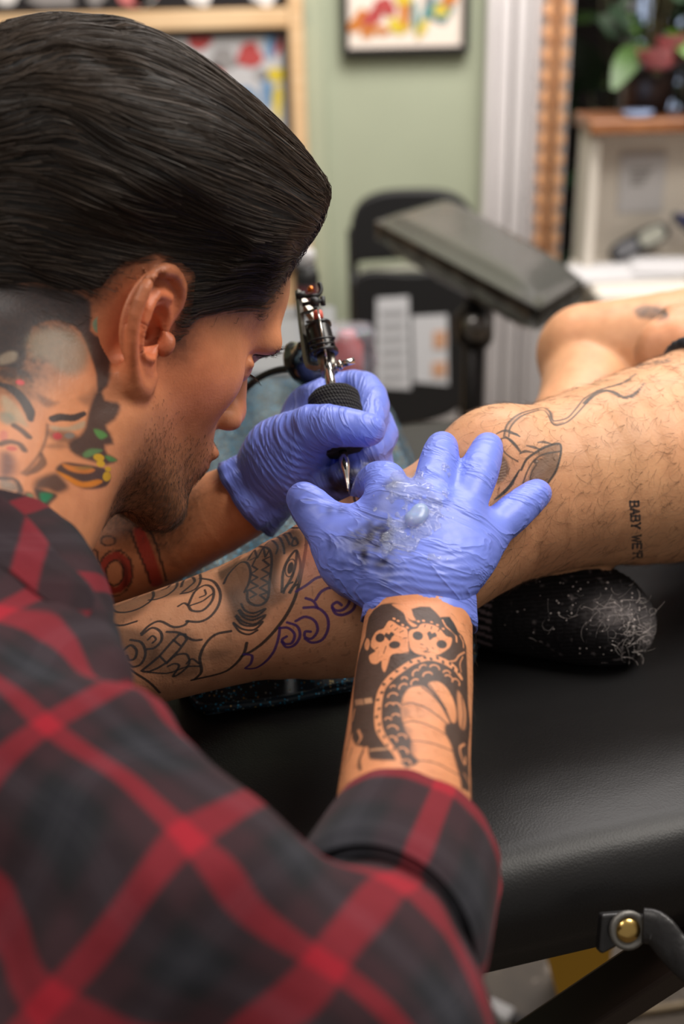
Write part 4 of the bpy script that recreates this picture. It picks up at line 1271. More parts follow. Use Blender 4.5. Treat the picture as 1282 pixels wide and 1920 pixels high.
for q in (((952, 418), (990, 395), (1032, 366), (1082, 362)), ((756, 655), (786, 660), (781, 690), (762, 708), (802, 706), (840, 680), (870, 640), (886, 590), (890, 555)), ((890, 556), (922, 556), (946, 580), (936, 612), (910, 616), (899, 600), (916, 588)), ((918, 535), (956, 550), (966, 586), (946, 620), (915, 628), (898, 608)),
          ((950, 530), (986, 514), (1022, 530), (1032, 566), (1010, 596), (985, 590), (986, 570), (1006, 570)), ((980, 480), (1030, 480), (1066, 510), (1072, 556), (1050, 600), (1010, 611), (985, 596)), ((988, 444), (1016, 455), (1032, 480)),
          ((1025, 450), (1050, 416), (1096, 402), (1142, 420), (1152, 456), (1130, 486), (1100, 490), (1087, 472), (1105, 459), (1122, 470)), ((1142, 412), (1172, 450), (1166, 486), (1130, 506), (1100, 502), (1087, 480)), ((1080, 405), (1120, 402), (1150, 425))):
    I.line(q, 5.6, VIO, .9)
# ---- thigh: serpent with long barbels, lettering
thL = Limb(P(920, 957, .79), P(1285, 858, .85), -FWD, .062)
zc = lambda x, y: (880 + x / 3.189, 680 + y / 3.189)
ink_th = Ink(client, thL, zc); I = ink_th
G1 = (.05, .043, .04)
I.line(((205, 440), (225, 370), (290, 310), (380, 280), (445, 268), (480, 290), (495, 340), (530, 345), (590, 325), (640, 270), (690, 210), (780, 160), (880, 130), (950, 100), (992, 66)), 3.4, G1, .85)
I.line(((235, 440), (245, 385), (300, 325), (385, 290), (440, 282), (470, 310), (490, 355), (520, 374), (590, 350), (650, 295), (700, 240), (760, 190), (830, 165)), 3.4, G1, .85)
I.line(((455, 275), (485, 300), (492, 345), (515, 368), (560, 355)), (5, 8, 8, 6, 3), G1, .6, soft=2)
I.line(((690, 240), (740, 190), (800, 165), (860, 175), (920, 205), (975, 195), (1015, 160), (1045, 118)), (9, 7, 8, 11, 10, 8, 4.5, 2), G1, .9)
I.line(((760, 165), (850, 140), (920, 118), (990, 66)), (3, 5.5, 6, 2), G1, .85)
I.line(((212, 430), (232, 370), (300, 318)), 7, (.16, .11, .08), .4, soft=3)
I.fill([(355, 720), (365, 640), (400, 590), (470, 545), (530, 545), (535, 610), (510, 670), (470, 715), (420, 740)], (.12, .085, .065), .75, 4)
I.fill([(380, 690), (395, 640), (440, 590), (480, 570), (470, 620), (430, 660), (400, 690)], (.30, .2, .14), .6, 6)
I.line(((310, 640), (340, 580), (390, 540), (450, 505), (520, 484), (545, 492), (546, 540), (530, 610), (510, 660), (470, 718)), 4.6, G1, .95)
I.fill([(400, 545), (470, 500), (530, 486), (545, 500), (535, 540), (500, 545), (450, 560)], G1, .55, 3)
I.line(((320, 720), (350, 640), (390, 580), (450, 545), (540, 530)), 3.4, G1, .85); I.line(((360, 730), (370, 660), (400, 610)), 2.4, G1, .8)
I.oval(398, 590, 17, 13, -.5, colr=G1, al=.85); I.oval(404, 588, 6, 6, colr=(.5, .36, .26), al=.8)
for q in (((340, 495), (385, 505), (432, 520)), ((408, 476), (450, 474), (505, 490)), ((160, 425), (210, 405), (262, 420), (302, 440)), ((240, 420), (280, 428), (300, 442)), ((215, 440), (260, 480), (305, 540)), ((185, 455), (225, 450), (275, 490), (310, 535)), ((300, 545), (330, 530), (380, 535))):
    I.line(q, (2, 5.5, 2), G1, .85)
for k in range(11):
    t_ = k / 10; a = (150 + 120*t_*1.0, 815 - 170*t_); b = (160 + 95*t_, 640 + 60*t_)
    I.line(((300 - 30*(1-t_), 640 + 10*k*0 + 60*(1-t_)), (235 + 40*t_, 740 - 60*t_), (150 + 110*t_, 818 - 40*t_ - 50*t_*t_)), 3, G1, .85)
I.fill([(120, 890), (150, 820), (230, 790), (300, 740), (340, 700), (350, 745), (280, 790), (170, 900)], (.16, .12, .1), .6, 8)
I.fill([(180, 580), (210, 560), (240, 640), (200, 700), (160, 720)], G1, .75, 4); I.line(((190, 460), (200, 520), (240, 560), (290, 590)), 3, G1, .8)
for k in range(7): I.line(((165, 610 + 16*k), (215, 590 + 18*k)), 2.2, (.45, .3, .2), .7, sub=1)
I.line(((0, 525), (20, 530), (35, 560)), 6, G1, .6, soft=3)
I.line(((960, 22), (1040, 30), (1120, 12), (1200, -12)), 3.4, G1, .8); I.line(((985, 5), (1060, 15), (1140, -4), (1200, -30)), 2.4, G1, .8)
for k in range(8): I.ring(1000 + 27*k, 16 - 5*k, 9, 7, 2, colr=G1, al=.7)
FONT = {'B': [((0, 0), (0, 1)), ((0, 1), (.55, 1), (.62, .75), (.5, .52), (0, .52)), ((.5, .52), (.7, .28), (.58, 0), (0, 0))], 'A': [((0, 0), (.35, 1), (.7, 0)), ((.13, .36), (.57, .36))], 'Y': [((0, 1), (.33, .5), (.66, 1)), ((.33, .5), (.33, 0))],
        'W': [((0, 1), (.2, 0), (.42, .8), (.64, 0), (.84, 1))], 'E': [((.6, 1), (0, 1), (0, 0), (.6, 0)), ((0, .52), (.48, .52))], "'": [((.08, 1), (.05, .72))], 'R': [((0, 0), (0, 1), (.55, 1), (.62, .76), (.5, .5), (0, .5)), ((.3, .5), (.66, 0))]}
xr_ = 0.
for chx in "BABY WE'R":
    if chx == ' ': xr_ += 30; continue
    for st_ in FONT[chx]:
        seg = []
        for fx, fy in st_:
            yy = 832 + xr_ + fx * 46; bend = 22 * ((yy - 832) / 330) ** .8
            seg.append((960 + bend + fy * 50 - 4 * fx, yy))
        I.line(seg, 4.4, (.03, .03, .035), .92, sub=1)
        for e_ in (seg[0], seg[-1]):
            I.line([(e_[0], e_[1] - 6), (e_[0], e_[1] + 6)], 2.6, (.03, .03, .035), .9, sub=1)
    xr_ += {'W': 50, "'": 14}.get(chx, 43)
# folded knee mark
kn = Sdf(); kn.ops = client.ops
knL = Limb(P(1085, 665, 1.10), P(1250, 660, 1.07), -FWD + V(0, 0, .7), .05)
ink_kn = Ink(client, knL, lambda x, y: (x, y), z0=.95, z1=1.4)
ink_kn.fill([(1190, 580), (1215, 572), (1248, 582), (1250, 600), (1215, 598), (1195, 596)], G1, .7, 3)
ink_kn.line([(1200, 590), (1225, 578), (1250, 590)], 4, G1, .8)

# ---- artist's right forearm: black work with skulls and a hooded snake
armR = Sdf().chain(pchain([(640, 1880, .432, 140), (735, 1640, .50, 128), (752, 1560, .53, 130), (762, 1420, .585, 119), (775, 1280, .63, 111), (786, 1140, .672, 99), (792, 1080, .678, 98)]), .002, side=RGT, flat=.8)
foL = Limb(P(762, 1420, .585), P(786, 1140, .672), -FWD - .3 * DWN, .031)
zb = lambda x, y: (640 + x / 4.5786, 1120 + y / 4.5786)
ink_fo = Ink(armR, foL, zb); I = ink_fo
K1 = (.026, .024, .024)
I.fill([(230, 170), (340, 60), (520, 62), (560, 170), (640, 200), (600, 100), (760, 80), (850, 170), (930, 165), (1000, 290), (1075, 420), (1090, 900), (1130, 1300), (1170, 1640), (1020, 1640), (940, 1400), (700, 1420), (560, 1460), (480, 1400), (240, 1390), (225, 1290), (120, 1270), (80, 1150), (90, 950), (110, 700), (150, 480), (200, 340)], K1, .93, 3, sub=2)
I.line(((120, 960), (80, 1150), (20, 1400)), 5, K1, .8); I.line(((200, 1280), (150, 1400), (160, 1480)), 7, K1, .8); I.line(((90, 1290), (60, 1380), (10, 1450)), 4, K1, .7)
cl = dict(colr=None, al=1.0)
I.fill([(430, 60), (545, 70), (560, 160), (600, 210), (650, 240), (610, 250), (560, 200), (530, 130)], soft=2, **cl)
# skulls
I.fill([(250, 420), (260, 350), (300, 290), (360, 265), (400, 205), (440, 205), (490, 240), (560, 270), (572, 350), (585, 450), (560, 480), (470, 480), (420, 500), (400, 560), (370, 640), (345, 600), (340, 540), (300, 570), (250, 560), (235, 500), (290, 460)], soft=1.5, sub=3, **cl)
I.fill([(575, 330), (590, 280), (650, 265), (680, 230), (740, 225), (830, 255), (900, 330), (950, 350), (935, 420), (890, 460), (830, 490), (740, 500), (640, 480), (590, 430)], soft=1.5, sub=3, **cl)
I.fill([(195, 400), (215, 350), (240, 380), (225, 450), (200, 440)], soft=1.5, **cl)
for x, y, a, b, r in ((330, 346, 42, 38, -.5), (455, 406, 50, 32, -.1), (655, 328, 46, 38, .3), (862, 402, 46, 36, .2)): I.oval(x, y, a, b, r, colr=K1, al=.96, soft=1.2)
for x, y, r in ((410, 335, -.2), (772, 330, .25)):
    c, n = math.cos(r), math.sin(r)
    I.fill([(x + c*u - n*w_, y + n*u + c*w_) for u, w_ in ((-42, -14), (-20, -38), (0, -20), (22, -38), (48, -10), (20, 10), (-4, 40), (-24, 12))], K1, .96, 1.2, sub=2)
for q in (((585, 465), (510, 485), (440, 490), (420, 520)), ((380, 420), (360, 480)), ((310, 430), (290, 440)), ((730, 430), (745, 450), (710, 465), (755, 470)), ((790, 440), (780, 430)), ((680, 400), (700, 405)), ((575, 380), (585, 460), (640, 490)), ((420, 250), (435, 235)), ((455, 280), (480, 262)), ((500, 300), (530, 285)), ((715, 250), (720, 235)), ((770, 270), (775, 250)), ((830, 290), (845, 270)), ((530, 350), (560, 345))):
    I.line(q, 2.6, K1, .9)
for x, y in ((450, 182), (485, 200), (525, 236), (565, 258), (660, 205), (705, 200), (775, 212), (825, 236), (875, 268)): I.oval(x, y, 14, 9, .3, soft=1, **cl)
I.line(((870, 195), (900, 250), (950, 290), (985, 330), (990, 380)), 4.5, None, 1.); I.line(((1020, 330), (1045, 380), (1050, 430)), 3.5, None, .9)
I.line(((1060, 470), (1010, 500), (980, 540), (930, 550)), 4, None, .8); I.line(((1045, 510), (1020, 570), (1030, 640)), 3, None, .8)
I.fill([(1000, 200), (1060, 230), (1085, 330), (1080, 260), (1050, 120), (960, 90), (860, 70), (860, 130), (930, 160)], soft=3, **cl)
I.fill([(880, 195), (920, 170), (960, 210), (1000, 290), (990, 330), (930, 270)], K1, .93, 2)
# belly-edge band with dashes
band = ((1030, 690), (985, 620), (930, 575), (850, 535), (770, 518), (690, 530), (600, 560), (510, 620), (420, 690), (350, 780), (320, 880), (310, 990), (315, 1090), (340, 1170), (400, 1260), (460, 1330), (495, 1400))
I.line(band, (10, 13, 16, 16, 15, 14, 15, 17, 18, 18, 17, 17, 16, 14, 12, 11, 9), None, 1.)
bc_ = catmull(band, 3)
for i in range(2, len(bc_) - 3, 2):
    d = bc_[i+1] - bc_[i-1]; d = d / np.hypot(*d); n = V(-d[1], d[0]) * (9 if i % 4 else -9)
    I.oval(bc_[i][0] + n[0], bc_[i][1] + n[1], 17, 11, math.atan2(d[1], d[0]) + .8, colr=K1, al=.95, soft=1)
# scale arcs
for x, y, r, rot in ((700, 600, 30, -.4), (800, 610, 42, .3), (640, 650, 34, -.8), (740, 670, 40, -.2), (630, 730, 36, -.6), (530, 770, 38, -.5), (440, 850, 42, -.2), (470, 930, 34, 0.4), (415, 930, 34, -.2), (465, 1020, 30, 0), (440, 1130, 44, .2), (400, 1050, 26, 0), (520, 1200, 36, .3), (440, 1220, 36, .5), (530, 1320, 40, .5), (560, 1420, 36, .4), (540, 700, 24, 0), (440, 770, 20, -.2), (920, 700, 40, .7), (905, 650, 30, .2), (985, 730, 36, .8)):
    I.ring(x, y, r, r * .72, 4, rot, 3.3, 6.1, colr=None, al=.95)
# belly plates
I.fill([(530, 850), (580, 780), (660, 760), (720, 775), (800, 850), (880, 960), (930, 1070), (895, 1090), (890, 1160), (940, 1260), (960, 1340), (990, 1450), (1020, 1560), (1010, 1660), (800, 1620), (650, 1540), (620, 1470), (660, 1400), (600, 1330), (600, 1220), (560, 1160), (525, 1060), (510, 950)], soft=4, sub=3, **cl)
for q in (((520, 920), (600, 905), (700, 935), (800, 995), (905, 1080)), ((520, 1080), (610, 1062), (720, 1085), (820, 1130), (900, 1180)), ((590, 1230), (680, 1232), (790, 1255), (880, 1285), (955, 1320)), ((610, 1410), (700, 1400), (820, 1425), (920, 1475), (1015, 1530)), ((690, 770), (780, 840), (860, 930), (930, 1060))):
    I.line(q, 3.6, (.035, .03, .03), .9)
I.fill([(515, 940), (570, 960), (585, 1000), (530, 1050)], K1, .4, 8); I.fill([(525, 1090), (600, 1130), (590, 1180), (550, 1150)], K1, .4, 8); I.fill([(590, 1240), (640, 1290), (620, 1350), (590, 1320)], K1, .4, 8)
I.fill([(745, 745), (820, 720), (890, 760), (950, 850), (985, 960), (985, 1060), (950, 1070), (900, 960), (830, 850)], soft=3, sub=3, **cl); I.line(((760, 750), (830, 850), (900, 960)), 4, K1, .7)
I.fill([(1000, 800), (1050, 880), (1075, 1000), (1060, 1130), (1015, 1100), (1000, 950)], colr=None, al=.75, soft=4, sub=3); I.line(((1035, 860), (1050, 1000), (1040, 1120)), 3.4, K1, .8)
I.line(((1060, 1260), (1020, 1290), (1030, 1360), (1060, 1430), (1070, 1370)), 5, None, .9)
I.line(((1060, 1520), (1100, 1600), (1120, 1660)), 7, None, .6)
I.fill([(110, 880), (180, 870), (190, 920), (115, 930)], colr=(.4, .2, .11), al=.8, soft=2, sub=1); I.fill([(190, 870), (255, 860), (265, 905), (200, 915)], colr=(.5, .26, .14), al=.9, soft=2, sub=1)
I.line(((250, 1310), (380, 1300)), 7, (.42, .22, .12), .9, sub=1); I.line(((140, 1140), (165, 1200), (140, 1250)), 6, None, .8); I.line(((205, 1290), (215, 1400), (200, 1470)), 8, None, .8); I.line(((110, 960), (90, 1060)), 5, None, .7, sub=1)
# ---- artist's left forearm
armL_pts = [(P(-130, 1150, .84), .042), (P(60, 1085, .83), .042), (P(240, 1030, .825), .036), (P(400, 965, .81), .029), (P(480, 925, .80), .0255)]
armL = Sdf().chain(armL_pts, .002)
laL = Limb(P(60, 1085, .83), P(400, 965, .81), -FWD, .036)
ink_la = Ink(armL, laL, zl, z0=.7); I = ink_la
RED = (.42, .035, .03)
I.line(((150, 160), (140, 220), (132, 280), (110, 345)), (10, 14, 12, 9), RED, .9); I.line(((100, 200), (92, 260), (70, 320)), 4, BLK, .8)
I.line(((80, 230), (105, 190), (140, 165)), 5, BLK, .85); I.line(((170, 165), (150, 220), (142, 290), (118, 350)), 4.6, BLK, .9)
I.ring(272, 350, 48, 66, 15, .1, colr=RED, al=.88); I.ring(272, 350, 66, 88, 4, .1, colr=BLK, al=.9); I.ring(270, 350, 34, 48, 4, .1, colr=BLK, al=.9)
I.fill([(285, 290), (320, 330), (320, 390), (300, 410), (305, 350)], (.05, .01, .01), .7, 5)
for x, y, a, b in ((190, 290, 18, 30), (245, 228, 28, 18), (198, 400, 20, 28)): I.ring(x, y, a, b, 3.6, colr=BLK, al=.9)
I.line(((360, 190), (385, 260), (410, 330), (430, 390)), (20, 26, 26, 24), RED, .85, soft=3); I.line(((330, 190), (355, 260), (385, 330), (405, 390)), 4.2, BLK, .9); I.line(((395, 170), (425, 240), (445, 310), (465, 380)), 4.6, BLK, .9)
zs_ = lambda x, y: ((x - 80) * 2.003, (y - 900) * 2.003)
I.line((zs_(400, 905), zs_(412, 895)), 3, (.5, .06, .03), .6, sub=1); I.line((zs_(404, 912), zs_(420, 898)), 2.4, (.5, .06, .03), .5, sub=1)
# ---- neck piece
hd_only = Sdf(); hd_only.ops = artist.ops
neL = Limb(hw(-.03, 0, -.11), hw(-.03, 0, .04), -FWD, .062)
za = lambda x, y: (x / 4.3625, 560 + y / 4.3625)
ink_ne = Ink(artist, neL, za, z0=.45, z1=.9); I = ink_ne
NK = (.03, .027, .03)
I.fill([(-300, -120), (200, -110), (560, -60), (740, 30), (740, 260), (830, 320), (900, 400), (910, 600), (880, 720), (800, 760), (790, 620), (740, 460), (660, 280), (560, 200), (420, 180), (270, 230), (220, 400), (190, 560), (0, 560), (-300, 560)], NK, .9, 4, sub=2)
I.fill([(230, 330), (330, 260), (520, 250), (660, 310), (730, 430), (700, 570), (600, 630), (480, 590), (380, 500), (260, 470)], (.2, .16, .11), .75, 12)
I.fill([(760, 190), (830, 130), (900, 110), (900, 190), (860, 280), (780, 270)], (.16, .26, .17), .9, 3); I.fill([(830, 140), (900, 105), (895, 170), (850, 200)], (.08, .3, .2), .9, 3)
I.line(((870, 190), (905, 200), (900, 290), (860, 300)), 4, NK, .9)
I.fill([(0, 580), (120, 560), (230, 590), (270, 680), (200, 640), (0, 640)], NK, .75, 5); I.fill([(0, 470), (90, 430), (140, 450), (120, 510), (0, 540)], (.24, .19, .14), .8, 4)
I.line(((0, 700), (100, 740), (190, 830), (240, 920), (250, 990)), (8, 14, 15, 15, 8), NK, .95)
I.line(((430, 985), (500, 970), (600, 975), (690, 940)), (11, 13, 12, 8), NK, .95)
I.fill([(300, 780), (360, 800), (440, 840), (480, 850), (400, 890), (340, 860)], NK, .55, 5); I.fill([(640, 820), (720, 780), (780, 720), (790, 820), (730, 880)], NK, .4, 8)
I.fill([(20, 790), (120, 860), (200, 970), (220, 1050), (100, 990), (20, 900)], (.36, .3, .2), .7, 5); I.fill([(420, 1040), (550, 1050), (690, 1000), (680, 1060), (560, 1085), (430, 1075)], (.42, .33, .22), .8, 3)
I.fill([(0, 930), (90, 940), (130, 1010), (60, 1030), (0, 990)], (.16, .22, .18), .7, 5); I.line(((120, 1040), (180, 1080), (235, 1130)), 9, NK, .85)
I.fill([(390, 1090), (520, 1080), (620, 1110), (620, 1170), (520, 1180), (430, 1150)], NK, .6, 6); I.oval(470, 1125, 40, 30, .1, colr=(.5, .05, .06), al=.9); I.oval(570, 1120, 42, 26, 0, colr=(.2, .19, .17), al=.8)
I.oval(165, 685, 36, 22, .2, colr=(.55, .05, .06), al=.9); I.oval(95, 1225, 46, 20, .1, colr=(.5, .05, .05), al=.8); I.oval(30, 1120, 36, 46, 0, colr=(.5, .12, .12), al=.6)
I.line(((390, 1030), (380, 1130), (330, 1260), (240, 1380), (180, 1430)), 4, NK, .6, soft=2); I.fill([(380, 1200), (470, 1180), (550, 1210), (480, 1230), (400, 1220)], NK, .45, 5)
I.line(((0, 1190), (80, 1170), (160, 1190), (200, 1240)), 8, NK, .8); I.fill([(0, 1270), (80, 1260), (130, 1340), (110, 1440), (0, 1460)], (.1, .035, .035), .85, 8); I.fill([(0, 1480), (110, 1500), (160, 1560), (90, 1580), (0, 1550)], (.18, .15, .12), .85, 4); I.line(((0, 1470), (120, 1480), (170, 1560), (150, 1600)), 6, NK, .85)
I.line(((340, 1270), (350, 1340), (290, 1400), (210, 1440)), (5, 11, 9, 4), NK, .7, soft=2)
I.fill([(780, 780), (830, 740), (860, 830), (960, 850), (985, 900), (940, 990), (870, 1040), (900, 1100), (930, 1190), (860, 1200), (880, 1270), (960, 1320), (880, 1360), (780, 1340), (660, 1300), (580, 1250), (560, 1180), (650, 1120), (700, 1050), (720, 940)], NK, .9, 5, sub=2)
I.fill([(770, 1070), (830, 1080), (880, 1120), (830, 1150), (790, 1120)], (.1, .26, .07), .95, 3); I.fill([(680, 1270), (740, 1230), (840, 1240), (770, 1280), (700, 1300)], (.12, .24, .09), .9, 3); I.fill([(860, 1290), (910, 1290), (960, 1325), (900, 1330)], (.09, .26, .07), .9, 3)
I.fill([(300, 1480), (420, 1430), (480, 1440), (560, 1540), (480, 1590), (380, 1560), (280, 1560)], NK, .85, 6)
I.fill([(455, 1400), (520, 1340), (640, 1350), (780, 1370), (880, 1400), (910, 1470), (860, 1540), (720, 1560), (620, 1530), (520, 1460)], NK, .9, 3)
I.fill([(510, 1350), (600, 1370), (700, 1380), (780, 1400), (720, 1430), (610, 1420), (540, 1390)], (.62, .2, .04), .95, 2.5); I.fill([(460, 1410), (560, 1450), (680, 1500), (800, 1480), (840, 1500), (760, 1540), (650, 1540), (560, 1490)], (.68, .22, .02), .95, 2.5); I.fill([(610, 1390), (720, 1370), (760, 1385), (680, 1400)], (.26, .17, .05), .8, 3)
for x, y, a, b in ((810, 1300, 46, 30), (825, 1350, 36, 28), (875, 1455, 34, 40), (885, 1395, 26, 20)): I.oval(x, y, a, b, .2, colr=(.62, .36, .02), al=.95, soft=1.5)
I.fill([(280, 1560), (370, 1570), (470, 1610), (410, 1680), (360, 1750), (310, 1660)], NK, .92, 3); I.fill([(330, 1590), (430, 1600), (400, 1650), (350, 1670)], (.02, .2, .09), .95, 3); I.fill([(190, 1590), (260, 1590), (280, 1640), (200, 1690)], NK, .85, 4); I.oval(240, 1620, 30, 24, 0, colr=(.16, .24, .12), al=.9)


# ================================================================== people: skin
def inpx(x0, y0, x1, y1, z0=0, z1=9):
    def fn(c):
        x, y, z = topx(c); return (x > x0) & (x < x1) & (y > y0) & (y < y1) & (z > z0) & (z < z1)
    return fn


def either(*fs): return lambda c: np.any([f(c) for f in fs], 0)


inframe = inpx(-120, -120, 1400, 2040)
skinA = skin_mat('artist_skin'); skinC = skin_mat('client_skin')

# ---- client
reg_leg = either(inpx(150, 930, 690, 1310, 0, .86), inpx(800, 660, 1160, 1010, 0, .86), inpx(1140, 930, 1240, 1080, 0, .9))
v, q, ng = sdf_mesh(client, .0066, refine=[inframe, either(inpx(100, 880, 1300, 1320, 0, .95), inpx(900, 660, 1300, 1100, 0, .95)), reg_leg, reg_leg], it=1)
base = np.array(lin(216, 162, 120)[:3]); n1 = vnoise(v * 22, 1)[:, None]; n2 = vnoise(v * 70, 2)[:, None]; n3 = vnoise(v * 420, 3)
rgb = base * (.86 + .2 * n1 + .1 * n2); rgb[:, 1:] *= (1.03 - .1 * n1)
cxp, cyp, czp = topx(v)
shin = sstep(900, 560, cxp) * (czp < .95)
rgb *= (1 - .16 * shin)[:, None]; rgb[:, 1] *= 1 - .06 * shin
fre = sstep(.8, .9, n3) * (cxp < 720); rgb *= (1 - .22 * fre)[:, None]
kneef = np.exp(-((v - P(985, 1000, .77)) ** 2).sum(1) / .045 ** 2); rgb[:, 1:] *= (1 - .12 * kneef)[:, None]
knee_b = np.exp(-((v - knee2) ** 2).sum(1) / .05 ** 2); rgb[:, 1] *= 1 - .1 * knee_b; rgb[:, 2] *= 1 - .14 * knee_b
hnd = np.exp(-((v - P(1262, 640, .965)) ** 2).sum(1) / .045 ** 2) * (czp < 1.0) * (czp > .92) * (cyp < 680); rgb[:, 1] *= 1 - .14 * hnd; rgb[:, 2] *= 1 - .16 * hnd
for ik, sel in ((ink_leg, (cxp < 760) & (czp < .86)), (ink_th, (cxp > 800) & (czp < .92)), (ink_kn, (czp > .95))): rgb = ik.paint(v, rgb, sel=sel)
CV, CQ = v, q
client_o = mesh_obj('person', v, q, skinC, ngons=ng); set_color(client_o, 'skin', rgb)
tag(client_o, 'person lying on the black table with one tattooed leg stretched out', 'person')

# ---- artist
reg_fo = inpx(600, 1100, 920, 1560, .5, .8); reg_ne = inpx(-60, 540, 250, 1010, 0, .75); reg_la = inpx(60, 960, 480, 1120, .74, .95)
reg_head = lambda c: ((c - HO) ** 2).sum(1) < .17 ** 2
reg_ear = lambda c: ((c - hw(-.006, -.078, 0)) ** 2).sum(1) < .046 ** 2
v, q, ng = sdf_mesh(artist, .0052, refine=[inframe, either(reg_fo, reg_ne, reg_la, lambda c: reg_head(c) & inframe(c)), either(reg_fo, reg_ear, reg_ne), reg_fo], it=1)
base = np.array(lin(208, 142, 100)[:3]); n1 = vnoise(v * 25, 4)[:, None]; n2 = vnoise(v * 90, 5)[:, None]
rgb = base * (.84 + .22 * n1 + .12 * n2); rgb[:, 1:] *= (1.04 - .12 * n1)
hl_ = hloc(v); hx, hy, hz = hl_.T; onhead = (np.abs(hx) < .14) & (np.abs(hy) < .1) & (hz > -.13) & (hz < .18)
# flushed cheek, nose and ear; lips
for c, r, k in (((.05, -.05, -.015), .03, .16), ((.112, 0, -.02), .016, .2), ((-.006, -.082, .0), .036, .30)):
    g = k * np.exp(-((hl_ - V(*c)) ** 2).sum(1) / r ** 2) * onhead; rgb[:, 1] *= 1 - g; rgb[:, 2] *= 1 - 1.2 * g; rgb[:, 0] *= 1 + .25 * g
lip = np.exp(-(((hl_ - V(.1, 0, -.053)) / V(.012, .024, .008)) ** 2).sum(1)) * onhead
rgb = rgb * (1 - .5 * lip[:, None]) + np.array(lin(170, 90, 84)[:3]) * .5 * lip[:, None]


def poly_sd(px, pz, poly):
    """signed distance to a closed outline (positive inside)"""
    best = np.full(len(px), 9.); ins = np.zeros(len(px), bool)
    for a, b in zip(poly, poly[1:] + poly[:1]):
        ax, az = a; bx, bz = b; dx, dz = bx - ax, bz - az
        t_ = np.clip(((px - ax) * dx + (pz - az) * dz) / (dx*dx + dz*dz), 0, 1)
        best = np.minimum(best, np.hypot(px - ax - t_*dx, pz - az - t_*dz))
        cr = (az > pz) != (bz > pz); ins ^= cr & (px < ax + (pz - az) / (bz - az + 1e-12) * (bx - ax))
    return np.where(ins, best, -best)


HAIRLINE = [(.122, .098), (.108, .082), (.090, .062), (.078, .036), (.050, .030), (.030, .020), (.026, -.004), (.016, -.008), (.014, .022), (.008, .036), (-.012, .038), (-.028, .024), (-.035, -.006), (-.046, -.036), (-.060, -.058), (-.14, -.085), (-.22, .05), (-.1, .26), (.12, .26), (.16, .14)]
BEARD = [(.018, .004), (.026, .002), (.034, -.022), (.052, -.036), (.076, -.036), (.1, -.032), (.13, -.036), (.13, -.13), (.02, -.13), (.004, -.078), (.008, -.045)]
sh_ = poly_sd(hx, hz, HAIRLINE)
scalp = sstep(-.016, .010, sh_) * onhead * (.7 + .3 * vnoise(v * 500, 8))
rgb = rgb * (1 - .93 * scalp[:, None]) + np.array([.016, .012, .011]) * .93 * scalp[:, None]
bd = sstep(-.012, .022, poly_sd(hx, hz, BEARD)) * onhead * (1 - .8 * lip)
bdn = bd * (.25 + .5 * vnoise(v * 600, 9) * sstep(-.03, -.085, hz) + .22 * sstep(-.05, -.1, hz) + .1 * vnoise(v * 300, 3))
rgb = rgb * (1 - bdn[:, None] * .85) + np.array([.03, .018, .012]) * bdn[:, None] * .85
brow = np.exp(-(((hl_ - V(.100, -.028, .026)) / V(.012, .022, .006)) ** 2).sum(1)) * onhead; rgb *= (1 - .5 * brow)[:, None]
ax_, ay_, az_ = topx(v)
for ik, sel in ((ink_fo, (ay_ > 1080) & (az_ > .5) & (ax_ > 560)), (ink_la, (az_ > .74) & (ay_ > 850)), (ink_ne, (ax_ < 260) & (ay_ > 480) & (az_ < .78) & (((v - hw(-.008, -.086, 0)) ** 2).sum(1) > .030 ** 2))): rgb = ik.paint(v, rgb, sel=sel)
AV, AQ = v, q
artist_o = mesh_obj('person', v, q, skinA, ngons=ng); set_color(artist_o, 'skin', rgb)
tag(artist_o, 'tattoo artist in red and black plaid shirt leaning over the leg', 'person')


# ================================================================== strands
def strands(name, paths, width, material, parent, tint=None, tri=False, kind='stuff'):
    """paths: (n, k, 3). Thin tapered strips (or three-sided tubes) joined to one mesh"""
    n, k, _ = paths.shape; tan = np.gradient(paths, axis=1); tan /= np.linalg.norm(tan, axis=2)[..., None] + 1e-9
    width = np.broadcast_to(np.asarray(width, float), (n,))
    tap = np.linspace(1, .25, k)
    ref = rng.normal(size=(n, 1, 3)); a = np.cross(tan, ref); a /= np.linalg.norm(a, axis=2)[..., None] + 1e-9; b = np.cross(tan, a)
    m = 3
    v = np.stack([paths + (width[:, None] * tap)[..., None] * (math.cos(t_) * a + math.sin(t_) * b) for t_ in (0, 2.094, 4.189)], 2).reshape(-1, 3)
    base = (np.arange(n)[:, None] * k + np.arange(k - 1)[None]).ravel() * m
    f = np.concatenate([np.stack([base + j, base + (j+1) % m, base + m + (j+1) % m, base + m + j], 1) for j in range(m)])
    o = part(name, v, f, material, parent)
    if tint is not None: set_color(o, 'tint', np.repeat(tint, k * m, 0))
    if kind: o['kind'] = kind
    return o


m_hair = mat('dark_hair', rough=.46, spec=.30); t = NT(m_hair); t.l(t.attr('tint').outputs['Color'], t.b.inputs['Base Color'])
m_hairbase = mat('dark_hair_base', (.006, .005, .005, 1), .55); t = NT(m_hairbase); t.bump(t.noise(160, 4), .5, .002)
m_bodyhair = mat('body_hair', (.045, .024, .013, 1), .5)
m_leghair = mat('leg_hair_brown', (.10, .052, .026, 1), .5)

skull = Sdf(); skull.add(ell((-.012, 0, .045), (.1, .077, .09))); skull.add(ell((.038, 0, .056), (.072, .064, .060)), .02)


